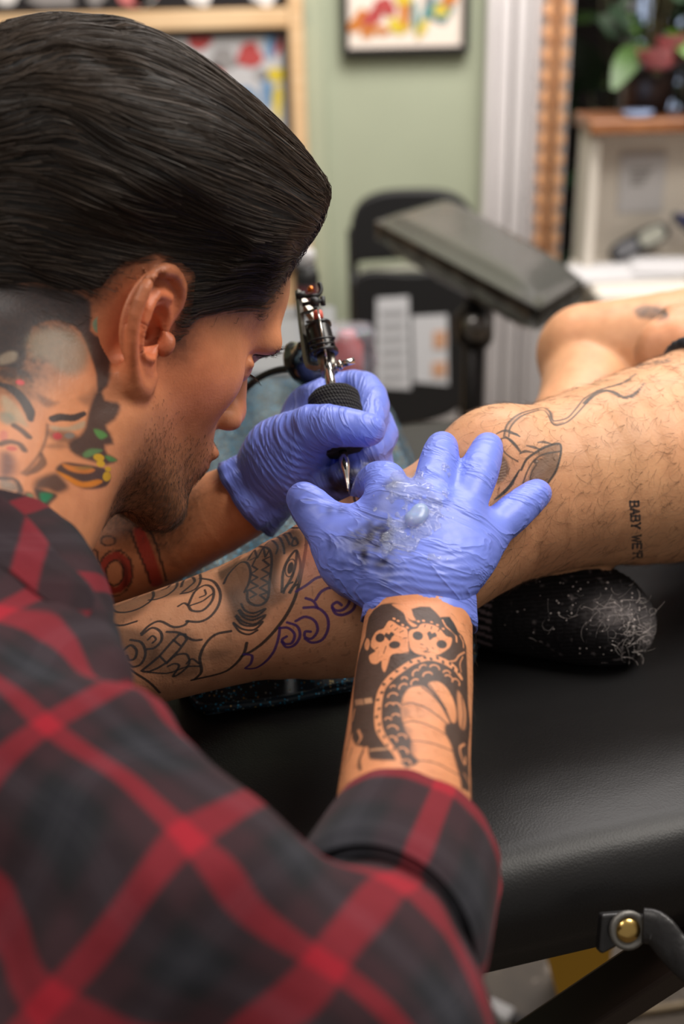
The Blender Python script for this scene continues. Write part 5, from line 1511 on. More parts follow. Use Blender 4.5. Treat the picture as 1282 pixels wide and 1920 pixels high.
def hair_local(p):
    d = skull(p, margin=.12, cell=.1)
    s = poly_sd(p[:, 0], p[:, 2], HAIRLINE)
    side = sstep(.015, .105, p[:, 2]) 
    tt = (.004 + .029 * side) * sstep(.0, .045, s) + .010 * np.exp(-((p - V(.085, -.01, .122)) ** 2).sum(1) / .045 ** 2) * sstep(0, .02, s)
    tt = np.where(s < 0, -.006 + np.maximum(s, -.02) * .2, tt - .002 * (1 - sstep(0, .006, s)))
    w_ = vnoise(np.stack([p[:, 0] * 14, p[:, 1] * 70, (p[:, 2] + p[:, 0] * .25) * 70], 1), 21) - .5
    return d - tt - .0045 * w_ * sstep(.01, .04, s)


hairS = Sdf(); hairS.add(xf_prim(Prim(hair_local, (-.01, 0, .06), .17), HO, HB, HS))
v, q, ng = sdf_mesh(hairS, .0045, it=2, refine=[inframe])
keep = poly_sd(*hloc(v[q].mean(1)).T[[0, 2]], HAIRLINE) > -.004
q = q[keep]; ng = [g for g in ng if poly_sd(*hloc(v[g].mean(0)[None]).T[[0, 2]], HAIRLINE)[0] > -.004]
hair_o = part('hair', v, q, m_hairbase, artist_o, ngons=ng); hair_o['label'] = 'slicked back dark brown hair'
# strand roots over the hair mass, combed from the forehead to the back
n0 = 12000
cand = hloc(v[q].mean(1)); pick = rng.choice(len(cand), n0, p=(lambda w_: w_ / w_.sum())(np.where(cand[:, 1] < .02, 1., .25)))
p = cand[pick] + rng.normal(size=(n0, 3)) * .0015
L_ = rng.uniform(.03, .075, n0); steps = 9; path = [p.copy()]; lift0 = rng.uniform(-.0012, .0028, n0) + (vnoise(np.stack([p[:, 0]*10, p[:, 1]*60, p[:, 2]*60], 1), 5) - .5) * .003
f0 = lambda x: hair_local(x)
for i in range(steps):
    e = 1e-3; d0 = f0(p); g = np.stack([f0(p + V(e, 0, 0)) - d0, f0(p + V(0, e, 0)) - d0, f0(p + V(0, 0, e)) - d0], 1) / e
    g /= np.linalg.norm(g, axis=1)[:, None] + 1e-9
    p = p - g * (np.clip(d0 - lift0, -.004, .004))[:, None]
    if i == 0: path[0] = p.copy()
    nz = np.stack([vnoise(p * 28 + 3 * k, 30 + k) - .5 for k in range(3)], 1); jit = np.stack([vnoise(np.c_[p[:, 1:] * 160, np.zeros(n0)], 40 + k) - .5 for k in range(3)], 1)
    dr = np.stack([np.full(n0, -1.), np.sign(p[:, 1]) * .04, -.12 - .30 * sstep(.10, .02, p[:, 2])], 1) + .75 * nz + .35 * jit
    front = sstep(.07, .1, p[:, 0]); dr[:, 2] += .9 * front
    dr -= g * (dr * g).sum(1)[:, None]; dr /= np.linalg.norm(dr, axis=1)[:, None] + 1e-9
    p = p + dr * (L_ / steps)[:, None]; path.append(p.copy())
path = np.stack(path[:-1], 1) * HS @ HB.T + HO
rt = cand[pick]; dark = rng.uniform(.5, 1.5, n0)[:, None] * (np.array([.042, .029, .0205]) + .004 * sstep(.08, .14, rt[:, 2])[:, None] * np.array([1.6, 1., .7]))
dark[rng.random(n0) < .012] = (.12, .11, .1)
short = sstep(.0, .03, poly_sd(rt[:, 0], rt[:, 2], HAIRLINE))
strands('hair_strands', path, .00016 + .00016 * rng.random(n0) * short, m_hair, hair_o, dark)
# stray hairs lifting off the top and the fringe
ns_ = 60; p0 = path[rng.integers(0, n0, ns_)]; lift = np.linspace(0, 1, p0.shape[1])[None, :, None] ** 1.5 * rng.uniform(.0, .006, (ns_, 1, 1)) * (HB @ V(0, 0, 1))
strands('stray_hair', p0 + lift, .00012, m_hair, hair_o, np.tile(V(.03, .022, .018), (ns_, 1)))


def on_surface(obj_v, faces, n, sel):
    c = obj_v[faces].mean(1); m = np.flatnonzero(sel(c)); a = obj_v[faces[m]]
    ar = np.linalg.norm(np.cross(a[:, 2] - a[:, 0], a[:, 3] - a[:, 1]), axis=1); ix = rng.choice(len(m), n, p=ar / ar.sum())
    t1, t2 = rng.random((2, n, 1)); quad = a[ix]
    p = (1-t1)*((1-t2)*quad[:, 0] + t2*quad[:, 3]) + t1*((1-t2)*quad[:, 1] + t2*quad[:, 2])
    nn = np.cross(quad[:, 2] - quad[:, 0], quad[:, 3] - quad[:, 1]); nn /= np.linalg.norm(nn, axis=1)[:, None] + 1e-12
    return p, nn


def grow(p, nn, flow, length, curl=.6, rise=.35, k=5):
    n = len(p); out = [p]; d = flow - (flow * nn).sum(1)[:, None] * nn; d /= np.linalg.norm(d, axis=1)[:, None] + 1e-9
    d = d + rise * nn; tw_ = rng.normal(size=n) * curl
    for i in range(k):
        s_ = np.cross(nn, d); d = d + s_ * (tw_ / k)[:, None] - nn * (rise * .45 / k * 2); d /= np.linalg.norm(d, axis=1)[:, None]
        out.append(out[-1] + d * (length / k)[:, None])
    return np.stack(out, 1)


def bsel(c):
    l = hloc(c); s = poly_sd(l[:, 0], l[:, 2], BEARD); return (s > .004) & (np.abs(l[:, 1]) < .075) & (l[:, 2] > -.125) & (rng.random(len(c)) < sstep(.0, .03, s)) & (((l - V(.1, 0, -.053)) / V(.014, .02, .008)) ** 2).sum(1).__gt__(1)
p, nn = on_surface(AV, AQ, 5200, bsel); l = hloc(p)
ln = .0022 + .0045 * sstep(-.05, -.1, l[:, 2]) * sstep(.02, .07, l[:, 0]) * rng.uniform(.5, 1.2, len(p))
strands('beard', grow(p, nn, np.tile(HB @ V(-.2, 0, -1), (len(p), 1)) + rng.normal(size=p.shape) * .35, ln, .5, .7, 3), .00009, m_bodyhair, artist_o)
def esel(c):
    l = hloc(c); return (((l - V(.102, -.027, .024)) / V(.02, .021, .0055)) ** 2).sum(1) < 1
p, nn = on_surface(AV, AQ, 260, esel)
strands('eyebrow', grow(p, nn, np.tile(HB @ V(-.4, -1, .1), (len(p), 1)) + rng.normal(size=p.shape) * .2, rng.uniform(.005, .009, len(p)), .3, .4, 4), .00013, m_bodyhair, artist_o)
th_ = np.linspace(0, 1, 26); lash0 = np.stack([hw(.0945 - .006*t_*t_, -.022 - .022*t_, .0065 - .002*t_) for t_ in th_])
lash = np.stack([lash0 + s_ * (HB @ V(.009, -.002, -.001)) + s_*s_ * (HB @ V(0, 0, -.003)) for s_ in np.linspace(0, 1, 5)], 1)
strands('eyelashes', lash, .00010, m_bodyhair, artist_o)
# hairs on the client's leg
def lsel(c):
    x, y, z = topx(c); return (x > 790) & (x < 1330) & (z < .93) & (y > 600) & (y < 1110) & (rng.random(len(c)) < sstep(780, 960, x))
p, nn = on_surface(CV, CQ, 3600, lsel); dirn = unit(P(700, 1080, .76) - P(1285, 858, .85))
strands('leg_hair', grow(p, nn, np.tile(dirn + .5 * DWN, (len(p), 1)) + rng.normal(size=p.shape) * .55, rng.uniform(.006, .017, len(p)), 1.6, .30, 6), .000062 + .00004 * rng.random(len(p)), m_leghair, client_o)
p, nn = on_surface(AV, AQ, 500, lambda c: inpx(610, 1150, 920, 1500, .5, .8)(c) & (rng.random(len(c)) < .9))
strands('arm_hair', grow(p, nn, np.tile(unit(DWN + .5 * RGT), (len(p), 1)) + rng.normal(size=p.shape) * .4, rng.uniform(.005, .012, len(p)), 1., .35, 5), .00006, m_bodyhair, artist_o)

# ================================================================== gloves
def glove_mat():
    m = mat('blue_nitrile', rough=.40, spec=.45); t = NT(m)
    t.l(t.attr('tint').outputs['Color'], t.b.inputs['Base Color'])
    a = t.attr('crease').outputs['Vector']
    n1 = t.n('ShaderNodeTexNoise'); n1.inputs['Scale'].default_value = 1; n1.inputs['Detail'].default_value = 3; t.l(a, n1.inputs['Vector']); n1.inputs['Distortion'].default_value = .6
    rd = t.math('ABSOLUTE', t.math('SUBTRACT', n1.outputs['Fac'], .5)); rd = t.math('POWER', t.math('SUBTRACT', 1, t.math('MULTIPLY', rd, 3.0), True), 6)
    b = t.bump(rd, .38, .0022)
    b = t.bump(t.noise(900, 2), .10, .0005, b)
    t.b.inputs['Subsurface Weight'].default_value = .06; t.b.inputs['Subsurface Radius'].default_value = (.002, .002, .004); t.b.inputs['Subsurface Scale'].default_value = .3
    return m
m_glove = glove_mat()
GB = np.array(lin(118, 136, 228)[:3])


def glove(f, axis, across, stains, label, fr=150):
    v, q, ng = sdf_mesh(f, .0021, it=2, refine=[inframe])
    g_o = part('glove', v, q, m_glove, artist_o, ngons=ng); g_o['label'] = label
    rgb = np.tile(GB, (len(v), 1)) * (.94 + .1 * vnoise(v * 60, 2))[:, None]
    for c, r, k in stains:
        g = np.exp(-((v - c) ** 2).sum(1) / r ** 2) * k * (.35 + 1.1 * vnoise(v * 260, 6) * vnoise(v * 90, 7) * 2)
        g = np.clip(g, 0, .92)[:, None]; rgb = rgb * (1 - g) + np.array([.012, .010, .03]) * g
    set_color(g_o, 'tint', rgb)
    a = unit(axis); b = unit(across - (across @ a) * a); c = np.cross(a, b)
    set_vec(g_o, 'crease', np.stack([v @ a * fr + v @ b * 22, v @ b * 16, v @ c * 40], 1)); return g_o


def fold_post(axis, across, amp, c0, r0):
    a = unit(axis); b = unit(across)
    def post(p, d):
        m = np.exp(-((p - c0) ** 2).sum(1) / r0 ** 2)
        s = p @ a * 620 + 2.2 * np.sin(p @ b * 70) + 5 * vnoise(p * 55, 3)
        return d - amp * m * (np.abs(np.sin(s)) ** 3)
    return post


hr_in = Sdf(); hr_in.ops = list(hr.ops); hr.post = fold_post(P(800, 950, .68) - P(785, 1150, .67), RGT, .0008, P(790, 1110, .67), .03)
hl.post = fold_post(P(640, 800, .76) - P(470, 930, .8), DWN, .0006, P(545, 865, .77), .035)
st_r = [(hit(hr, x, y), r, k) for x, y, r, k in ((690, 1010, .014, .75), (650, 1020, .012, .6), (720, 990, .012, .45), (735, 905, .008, .6), (560, 930, .012, .25), (625, 955, .008, .4), (720, 1060, .016, .4), (700, 950, .008, .4)) if hit(hr, x, y) is not None]
gr_o = glove(hr, P(800, 950, .68) - P(785, 1150, .67), RGT + .25 * DWN, st_r, 'blue nitrile glove smeared with ink and jelly', 62)
st_l = [(hit(hl, x, y), r, k) for x, y, r, k in ((706, 885, .009, 1.1), (675, 900, .010, 1.1), (650, 912, .009, 1.1), (622, 908, .008, 1.), (640, 875, .006, .8), (612, 885, .006, .7), (690, 862, .006, .4)) if hit(hl, x, y) is not None]
gl_o = glove(hl, P(640, 800, .76) - P(470, 930, .8), DWN, st_l, 'blue nitrile glove closed round the machine grip')


def cuff_tube(name, stations, up, ripple, material, parent, edge=None, n=72, th=.0009, seed=0):
    """open sleeve end: stations = [(centre, half width, half height)], first one hidden inside, last one the open edge"""
    v = []; f = []; r_ = np.random.default_rng(seed); ph = r_.uniform(0, 6, 6)
    C = np.array([s[0] for s in stations]); T = np.gradient(C, axis=0); k = len(stations)
    an = np.linspace(0, 2*np.pi, n, endpoint=False)
    for side in (0, 1):
        for i in range(k):
            t_ = unit(T[i]); x = unit(np.cross(up, t_)); y = np.cross(t_, x)
            rip = 1 + ripple * (i / (k-1)) ** 1.2 * (.5*np.sin(5*an + ph[0] + i*.3) + .3*np.sin(9*an + ph[1] - i*.5) + .25*np.sin(14*an + ph[2]))
            wi, he = stations[i][1] - side*th, stations[i][2] - side*th
            p = C[i] + (np.cos(an)*wi*rip)[:, None]*x + (np.sin(an)*he*rip)[:, None]*y
            if edge is not None: p = p + (edge(an) * (i/(k-1)) ** 2)[:, None] * t_
            p = p + (.0009 * np.sin(i*2.1 + 2*np.sin(an*2+ph[3])) * (i/(k-1)))[..., None] * unit(up)
            v.append(p)
    for side in (0, 1):
        o = side*k*n
        for i in range(k-1):
            for j in range(n):
                a = (o+i*n+j, o+i*n+(j+1) % n, o+(i+1)*n+(j+1) % n, o+(i+1)*n+j); f.append(a if side == 0 else a[::-1])
    for j in range(n):
        a, b = (k-1)*n+j, (k-1)*n+(j+1) % n; f.append((a, b, b+k*n, a+k*n))
    v = np.concatenate(v)
    o = part(name, v, f, material, parent); return o, v


upv = unit(-FWD)
oc, vc = cuff_tube('glove_cuff', [(P(793, 1062, .678), .0285, .0215), (P(791, 1090, .676), .0305, .0235), (P(789, 1112, .674), .0318, .0255), (P(787, 1132, .6725), .0325, .0268), (P(786, 1148, .671), .0330, .0276), (P(785, 1160, .670), .0334, .0284)], upv, .03, m_glove, gr_o,
                   edge=lambda an: .0045 * np.abs(np.cos(an)) ** 3 - .003 * np.maximum(0, np.sin(an)), seed=3)
set_color(oc, 'tint', np.tile(GB, (len(vc), 1))); ax_r = unit(P(793, 1062, .678) - P(785, 1160, .67)); set_vec(oc, 'crease', np.stack([vc @ ax_r * 150 + vc @ RGT * 30, vc @ RGT * 18, vc @ FWD * 30], 1))
oc2, vc = cuff_tube('glove_cuff', [(P(520, 890, .80), .0262, .0262), (P(500, 906, .80), .0272, .0268), (P(484, 918, .80), .0285, .0275), (P(470, 928, .801), .0295, .028), (P(460, 935, .802), .0305, .0285)], upv, .09, m_glove, gl_o, seed=11)
set_color(oc2, 'tint', np.tile(GB, (len(vc), 1))); ax_l = unit(P(520, 890, .8) - P(460, 935, .802)); set_vec(oc2, 'crease', np.stack([vc @ ax_l * 130, vc @ DWN * 30, vc @ FWD * 30], 1))

# petroleum jelly smeared on the back of the right glove
m_jelly = mat('petroleum_jelly', lin(205, 215, 238), .10, spec=.7, Alpha=.30, Coat_Weight=1.0, Coat_Roughness=.04); t = NT(m_jelly)
t.bump(t.noise(700, 3), 1., .004)
gx_, gy_ = np.meshgrid(np.linspace(700, 850, 90), np.linspace(868, 1050, 108)); pxl = np.stack([gx_.ravel(), gy_.ravel()], 1)
w3, ok = hits(hr, pxl, .55, .8)
JP = [(735, 885), (760, 878), (790, 888), (815, 908), (828, 935), (820, 965), (822, 985), (805, 1010), (780, 1030), (740, 1042), (715, 1035), (722, 1000), (728, 960), (738, 925)]
sd_ = poly_sd(pxl[:, 0], pxl[:, 1], JP) + 18 * (vnoise(w3 * 380, 5) - .5) + 34 * (vnoise(w3 * 130, 6) - .5)
okm = ok & (sd_ > 0); th3 = .0001 + .0006 * sstep(0, 14, sd_) + .0006 * vnoise(w3 * 300, 8) * sstep(0, 10, sd_) + .0028 * np.exp(-(((pxl - V(781, 968)) / V(19, 20)) ** 2).sum(1) ** 2)
gn = grad(hr, w3); gn /= np.linalg.norm(gn, axis=1)[:, None] + 1e-9; top = w3 + gn * th3[:, None]
idx = -np.ones(len(pxl), int); idx[okm] = np.arange(okm.sum()); f = []
nx_ = 90
for j in range(107):
    for i in range(89):
        a = [idx[j*nx_+i], idx[j*nx_+i+1], idx[(j+1)*nx_+i+1], idx[(j+1)*nx_+i]]
        if min(a) >= 0: f.append(tuple(a[::-1]))
jb = w3[okm].mean(0); jo = mesh_obj('jelly_smear', top[okm] - jb, np.array(f), m_jelly); jo.location = jb
tag(jo, 'glossy smear of clear jelly on the back of the flat gloved hand', 'jelly')
glob = Sdf().add(ell(hit(hr, 781, 968) - FWD * .0008, (.0062, .0052, .0034)), 0).add(ell(hit(hr, 788, 956) - FWD * .0004, (.0046, .0048, .0036)), .004); glob.add(ell(hit(hr, 776, 978) - FWD * .0004, (.0048, .0042, .0034)), .004)
v, q, ng = sdf_mesh(glob, .0012); gb_ = v.mean(0); go = mesh_obj('jelly_dab', v - gb_, q, mat('white_jelly', lin(176, 192, 226), .3, spec=.5, Alpha=.6, Subsurface_Weight=.3, Coat_Weight=.3)); go.location = gb_
tag(go, 'milky dab of jelly in the middle of the glossy smear', 'jelly')

# ================================================================== plaid shirt
m_plaid = mat('red_black_plaid', rough=.9, spec=.15, Sheen_Weight=.04); t = NT(m_plaid)
sx_ = t.n('ShaderNodeSeparateXYZ'); t.l(t.attr('plaid').outputs['Vector'], sx_.inputs[0])
def stripe(c):
    fr = t.math('FRACT', t.math('ADD', c, .5))
    r_ = t.n('ShaderNodeValToRGB'); e = r_.color_ramp.elements; r_.color_ramp.interpolation = 'LINEAR'
    D, Mr, Cc, Gg, Rr = (.011, .011, .013, 1), (.034, .014, .018, 1), (.016, .017, .023, 1), (.036, .036, .044, 1), (.30, .010, .022, 1)
    st = [(0., Gg), (.02, Cc), (.045, Gg), (.06, Cc), (.17, D), (.25, Mr), (.40, Mr), (.425, Rr), (.575, Rr), (.60, Mr), (.75, Mr), (.83, D), (.94, Cc), (.955, Gg), (.98, Cc), (1., Gg)]
    while len(e) < len(st): e.new(.5)
    for el, (p_, c_) in zip(e, st): el.position = p_; el.color = c_
    t.l(fr, r_.inputs[0]); return r_.outputs[0]
cA = stripe(sx_.outputs[0]); cB = stripe(sx_.outputs[1])
mixc = t.mix(.5, cA, cB)
fz = t.noise(900, 2); t.l(t.mix(t.math('MULTIPLY', fz, .16), mixc, (.06, .055, .06, 1)), t.b.inputs['Base Color'])
t.bump(t.noise(60, 4), .35, .004, t.bump(t.noise(1600, 2), .4, .0006))

shirt = Sdf()
up_ch = pchain([(-170, 1330, .50, 240), (-40, 1390, .475, 210), (100, 1480, .45, 196), (310, 1660, .428, 184), (490, 1800, .424, 190), (640, 1890, .43, 205)])
shirt.chain(up_ch, .002)
shirt.chain(pchain([(640, 1890, .43, 205), (690, 1815, .45, 176), (725, 1740, .472, 166)]), .002, k0=.02)
shirt.chain(pchain([(640, 1890, .43, 205), (740, 1980, .42, 190)]), .002, k0=.03)
shirt.chain(pchain([(-200, 1150, .60, 240), (-60, 1080, .58, 150), (40, 1090, .565, 105), (118, 1122, .555, 54), (158, 1132, .553, 20)]), .002, k0=.04)
shirt.chain(pchain([(-60, 1080, .58, 150), (60, 1180, .53, 120), (170, 1260, .50, 70)]), .002, k0=.04)
shirt.add(rcone(V(-.30, .50, .86), trunk + V(-.02, 0, 0), .13, .16), .06).add(rcone(trunk, V(-.52, .5, .45), .16, .165), .05)
shirt.add(rcone(P(-260, 1560, .50), P(60, 2100, .45), .085, .09), .04)
shirt.chain([(V(-.32, .72, .88), .075), (P(-140, 1150, .84), .056), (P(-20, 1115, .835), .050)], .002, k0=.05)
# folds of cloth: overlapping rolls at the shoulder and in the crook of the arm
shirt.chain(pchain([(20, 1395, .44, 60), (150, 1350, .445, 55), (250, 1335, .452, 42), (292, 1352, .462, 20)]), .002, k0=.02)
shirt.chain(pchain([(470, 1610, .44, 46), (540, 1700, .43, 44), (650, 1800, .43, 34), (760, 1870, .43, 26)]), .002, k0=.02)
shirt.chain(pchain([(560, 1750, .41, 46), (620, 1830, .405, 46), (640, 1950, .40, 46)]), .002, k0=.03)
shirt.chain(pchain([(330, 1480, .44, 40), (420, 1560, .43, 40), (480, 1640, .425, 30)]), .002, k0=.03)
shirt.chain(pchain([(200, 1820, .40, 60), (330, 1740, .40, 50), (430, 1690, .405, 36)]), .002, k0=.04)
shirt.sub(tube(np.array([np.append(P(x, y, z), R(r, z)) for x, y, z, r in ((200, 1398, .405, 12), (290, 1388, .42, 16), (330, 1400, .43, 12))])), .012)


def shirt_post(p, d):
    n_ = vnoise(p * 26, 11) - .5; n2_ = vnoise(p * V(60, 60, 60), 12) - .5
    return d - .007 * n_ - .0025 * n2_


shirt.post = shirt_post
v, q, ng = sdf_mesh(shirt, .006, refine=[inframe], it=2)
so = part('plaid_shirt', v, q, m_plaid, artist_o, ngons=ng); so['label'] = 'red and black plaid flannel shirt'
Aax = unit(P(470, 1745, .424) - P(120, 1440, .45)); Ac = P(300, 1610, .43); PER = .063
rel = v - Ac; s_al = rel @ Aax; perp = rel - s_al[:, None] * Aax
e1 = unit(-FWD - (-FWD @ Aax) * Aax); e2 = np.cross(Aax, e1); ang = np.arctan2(perp @ e2, perp @ e1)
r0_ = P(350, 1550, .395) - Ac; s0 = r0_ @ Aax; pr0 = r0_ - s0 * Aax; a0 = np.arctan2(pr0 @ e2, pr0 @ e1)
wrp = np.stack([vnoise(v * 24, 15) - .5, vnoise(v * 24, 16) - .5], 1) * .022
set_vec(so, 'plaid', np.stack([(s_al - s0 + wrp[:, 0]) / PER, (ang - a0) * .047 / PER + wrp[:, 1] / PER, np.zeros(len(v))], 1))

# turned-up cuff on the right sleeve
cst = [(P(706, 1768, .455), .0405, .0375), (P(711, 1754, .461), .0442, .0410), (P(720, 1732, .470), .0446, .0414), (P(738, 1686, .488), .0440, .0402), (P(758, 1638, .507), .0432, .0390), (P(775, 1602, .522), .0424, .0378), (P(778, 1595, .525), .0418, .0370)]
oc3, vc = cuff_tube('turned_up_cuff', cst, upv, .03, m_plaid, so, n=96, th=.0045, seed=5)
ca = unit(cst[-1][0] - cst[0][0]); rel = vc - cst[0][0]; al = rel @ ca; pp = rel - al[:, None] * ca; x_ = unit(np.cross(upv, ca)); y_ = np.cross(ca, x_)
an = np.arctan2(pp @ y_, pp @ x_); set_vec(oc3, 'plaid', np.stack([an / 1.477 - .731, (al - al.max()) / .125 + .03, np.zeros(len(vc))], 1))
# collar leaf
cl_pts = [(-60, 885, 0.537), (0, 928, 0.532), (60, 978, 0.527), (112, 1042, 0.517), (168, 1095, 0.507), (178, 1130, 0.502), (152, 1170, 0.497), (90, 1130, 0.497), (20, 1075, 0.502), (-60, 1030, 0.507)]
cv = [P(*p) for p in cl_pts]; vv, ff = slab(catmull(cv, 3, True), -FWD + .3 * RGT, .004); oc4 = part('collar', vv, ff, m_plaid, so, False); up_bevel(oc4, .0015)
set_vec(oc4, 'plaid', np.stack([(vv - cv[0]) @ RGT / .07 + .5, (vv - cv[0]) @ DWN / .07 + .05, np.zeros(len(vv))], 1))

# ================================================================== client clothing
sock = Sdf().chain([(p_, r_ + .0025) for p_, r_ in sock_pts], .002, sub=3)
def sock_post(p, d): return d - .0008 * np.sin((p @ unit(RGT * .1 + DWN)) * 2200) * .5 - .0012 * (vnoise(p * 40, 3) - .5)
sock.post = sock_post
v, q, ng = sdf_mesh(sock, .003, refine=[inframe])
m_sock = mat('black_ribbed_sock', rough=.92, spec=.15); t = NT(m_sock); t.l(t.attr('tint').outputs['Color'], t.b.inputs['Base Color'])
so2 = part('sock', v, q, m_sock, client_o, ngons=ng); so2['label'] = 'black ribbed sock covered with lint'
x, y, z = topx(v); u_ = v @ unit(RGT * .1 + DWN)
rgb = np.tile(V(.012, .011, .012), (len(v), 1)) * (1 + .8 * (np.sin(u_ * 2200) > .2))[:, None]
stp = (x > 862) & (x < 922) & (np.sin((y - .35 * x) * 2 * np.pi / 14.5) > .35); rgb[stp] = (.20, .15, .16)
lint = sstep(.80, .92, vnoise(v * 330, 5)) * sstep(940, 1000, x) * .35; fuzz = np.exp(-((x - 1150) ** 2 / 45 ** 2 + (y - 1150) ** 2 / 26 ** 2)) * (.3 + vnoise(v * 500, 6)) * .9 + np.exp(-((x - 1216) ** 2 / 16 ** 2 + (y - 1195) ** 2 / 36 ** 2)) * .7
k_ = np.clip(lint + fuzz * .5, 0, .9)[:, None]; rgb = rgb * (1 - k_) + V(.34, .30, .30) * k_
set_color(so2, 'tint', rgb)
# pale pet hairs and lint clinging to the toe
m_lint = mat('pale_lint', lin(200, 190, 186), .8)
pth = []
for i in range(150):
    if i < 95: c = (rng.normal(1195, 26), rng.normal(1195, 26))
    elif i < 130: c = (rng.normal(1145, 26), rng.normal(1148, 14))
    else: c = (rng.uniform(950, 1200), rng.uniform(1095, 1215))
    r_ = rng.uniform(8, 46); a = rng.uniform(-1.2, .7) + (0 if i % 3 else 2); bnd = rng.normal() * 2.2; pts_ = []; x_, y_ = c
    for k in range(8): pts_.append((x_, y_)); x_ += math.cos(a) * r_ / 7; y_ += math.sin(a) * r_ / 7; a += bnd / 7
    w3, ok = hits(sock, pts_, .7, .95)
    zz = (w3 - ORG) @ FWD; zz = np.where(ok, zz, np.nan)
    if np.isfinite(zz).sum() < 3: continue
    zz = np.where(np.isfinite(zz), zz, np.nanmean(zz)); pth.append(np.array([P(a_, b_, z_ - .0012 - .002 * rng.random()) for (a_, b_), z_ in zip(pts_, zz)]))
strands('lint_hairs', np.array(pth), rng.uniform(.00006, .00022, len(pth)), m_lint, so2)
lp, ok = hits(sock, np.stack([rng.uniform(940, 1215, 60), rng.uniform(1090, 1230, 60)], 1), .7, .95); parts_ = []
for p_ in lp[ok]:
    r_ = rng.uniform(.0004, .0011); parts_.append((p_ + r_ * np.array([(1, 0, 0), (-1, 0, 0), (0, 1, 0), (0, -1, 0), (0, 0, 1), (0, 0, -1)]), [(0, 2, 4), (2, 1, 4), (1, 3, 4), (3, 0, 4), (2, 0, 5), (1, 2, 5), (3, 1, 5), (0, 3, 5)]))
lo_ = part('lint_specks', *join(*parts_), m_lint, so2); lo_['kind'] = 'stuff'
# shorts
shorts = Sdf(); shorts.ops = [(pr, k, g) for pr, k, g in client.ops[:1]]
shorts.add(tube(np.array([np.append(P(1480, 660, 1.05), .083), np.append(P(1600, 680, 1.04), .088), np.append(P(1800, 700, 1.02), .095)])), .02).add(ell(hip + V(.06, .03, .0), (.14, .18, .13)), .05)
hp = P(1266, 655, .86); hn = unit(RGT * 1.0 - DWN * .42 + FWD * .1)
def shorts_post(p, d): return np.maximum(d - .0065 - .002 * (vnoise(p * 40, 4) - .5), (hp - p) @ hn)
shorts.post = shorts_post
v, q, ng = sdf_mesh(shorts, .006, bounds=(hp - V(.12, .3, .25), hip + V(.24, .34, .24)))
m_sh = mat('dark_shorts', lin(30, 32, 40), .85); t = NT(m_sh); t.bump(t.noise(700, 2), .3, .0008)
so3 = part('shorts', v, q, m_sh, client_o, ngons=ng); so3['label'] = 'dark shorts with a teal tag at the hem'
tp = hit(shorts, 1268, 664, .6, 1.2)
if tp is not None:
    part('teal_tag', *slab([tp + a * RGT * .006 + b * DWN * .0022 - FWD * .001 for a, b in ((-1, .2), (.6, -1.4), (1, -.2), (-.4, 1.3))], -FWD, .0015), mat('teal_print', lin(90, 178, 190), .6), so3, False)
m_tee = mat('charcoal_tee', lin(44, 44, 48), .85)
tee = Sdf().add(fcone(hip + V(.08, .03, .08), chest, .145, .17, V(0, 1, 0), .75), .03).chain([(chest + V(0, 0, .06), .1), (neck - V(0, 0, .03), .075)], .002, k0=.04).add(rcone(sh + V(0, .03, .0), sh + V(-.012, -.02, -.13), .072, .064), .04).add(rcone(chest + V(-.01, .15, .08), chest + V(.04, .2, -.06), .07, .062), .04)
v, q, ng = sdf_mesh(tee, .012); part('tee_shirt', v, q, m_tee, client_o, ngons=ng)

# ================================================================== glitter cushion under the calf
m_glit = mat('glitter_vinyl', lin(46, 70, 88), .38, spec=.3, Coat_Weight=.12, Coat_Roughness=.15); t = NT(m_glit)
vo = t.n('ShaderNodeTexVoronoi'); vo.inputs['Scale'].default_value = 620; tc = t.n('ShaderNodeTexCoord').outputs['Object']; t.l(tc, vo.inputs['Vector'])
spc = t.n('ShaderNodeSeparateColor'); t.l(vo.outputs['Color'], spc.inputs[0])
msk = t.math('MULTIPLY', t.math('GREATER_THAN', spc.outputs[0], .80), t.math('LESS_THAN', vo.outputs['Distance'], .48))
gcol = t.ramp(spc.outputs[1], [(0., lin(40, 150, 200)), (.45, lin(70, 180, 225)), (.6, lin(150, 190, 210)), (.75, lin(225, 190, 110)), (1., lin(70, 120, 150))])
bas = t.ramp(t.noise(60, 3), [(.3, lin(26, 38, 48)), (.7, lin(46, 66, 80))])
t.l(t.mix(msk, bas, gcol), t.b.inputs['Base Color']); t.l(t.math('MULTIPLY', msk, .35), t.b.inputs['Metallic'])
t.bump(t.noise(30, 3), .5, .006)
c0, c1 = onz(322, 1352, .7515), onz(934, 1250, .7515); c2 = onz(712, 722, .76); c3 = onz(380, 722, .76)
gp = [c0, c1, c2, c3]
nu_, nv_ = 40, 26; v = []; f = []
for side in (0, 1):
    for i in range(nu_ + 1):
        for j in range(nv_ + 1):
            a, b = i / nu_, j / nv_
            p = (1-b)*((1-a)*c0 + a*c1) + b*((1-a)*c3 + a*c2)
            ea = min(a, 1-a) / .09; eb = min(b, 1-b) / .05; k_ = math.sqrt(max(0, 1 - (1 - min(1, ea)) ** 2)) * math.sqrt(max(0, 1 - (1 - min(1, eb)) ** 2))
            cr_ = (1 - min(1, ea)) * (1 - min(1, eb)); p = p + ((c0 + c1 + c2 + c3) / 4 - p) * .10 * cr_
            zz = .7515 + .0025 + (.026 + .0025 * math.sin(a * 21 + 2 * b)) * k_ if side == 0 else .7515
            v.append((p[0], p[1], zz))
n0 = (nu_+1) * (nv_+1)
for i in range(nu_):
    for j in range(nv_):
        q = (i*(nv_+1)+j, (i+1)*(nv_+1)+j, (i+1)*(nv_+1)+j+1, i*(nv_+1)+j+1); f.append(q); f.append(tuple(n0 + k for k in q[::-1]))
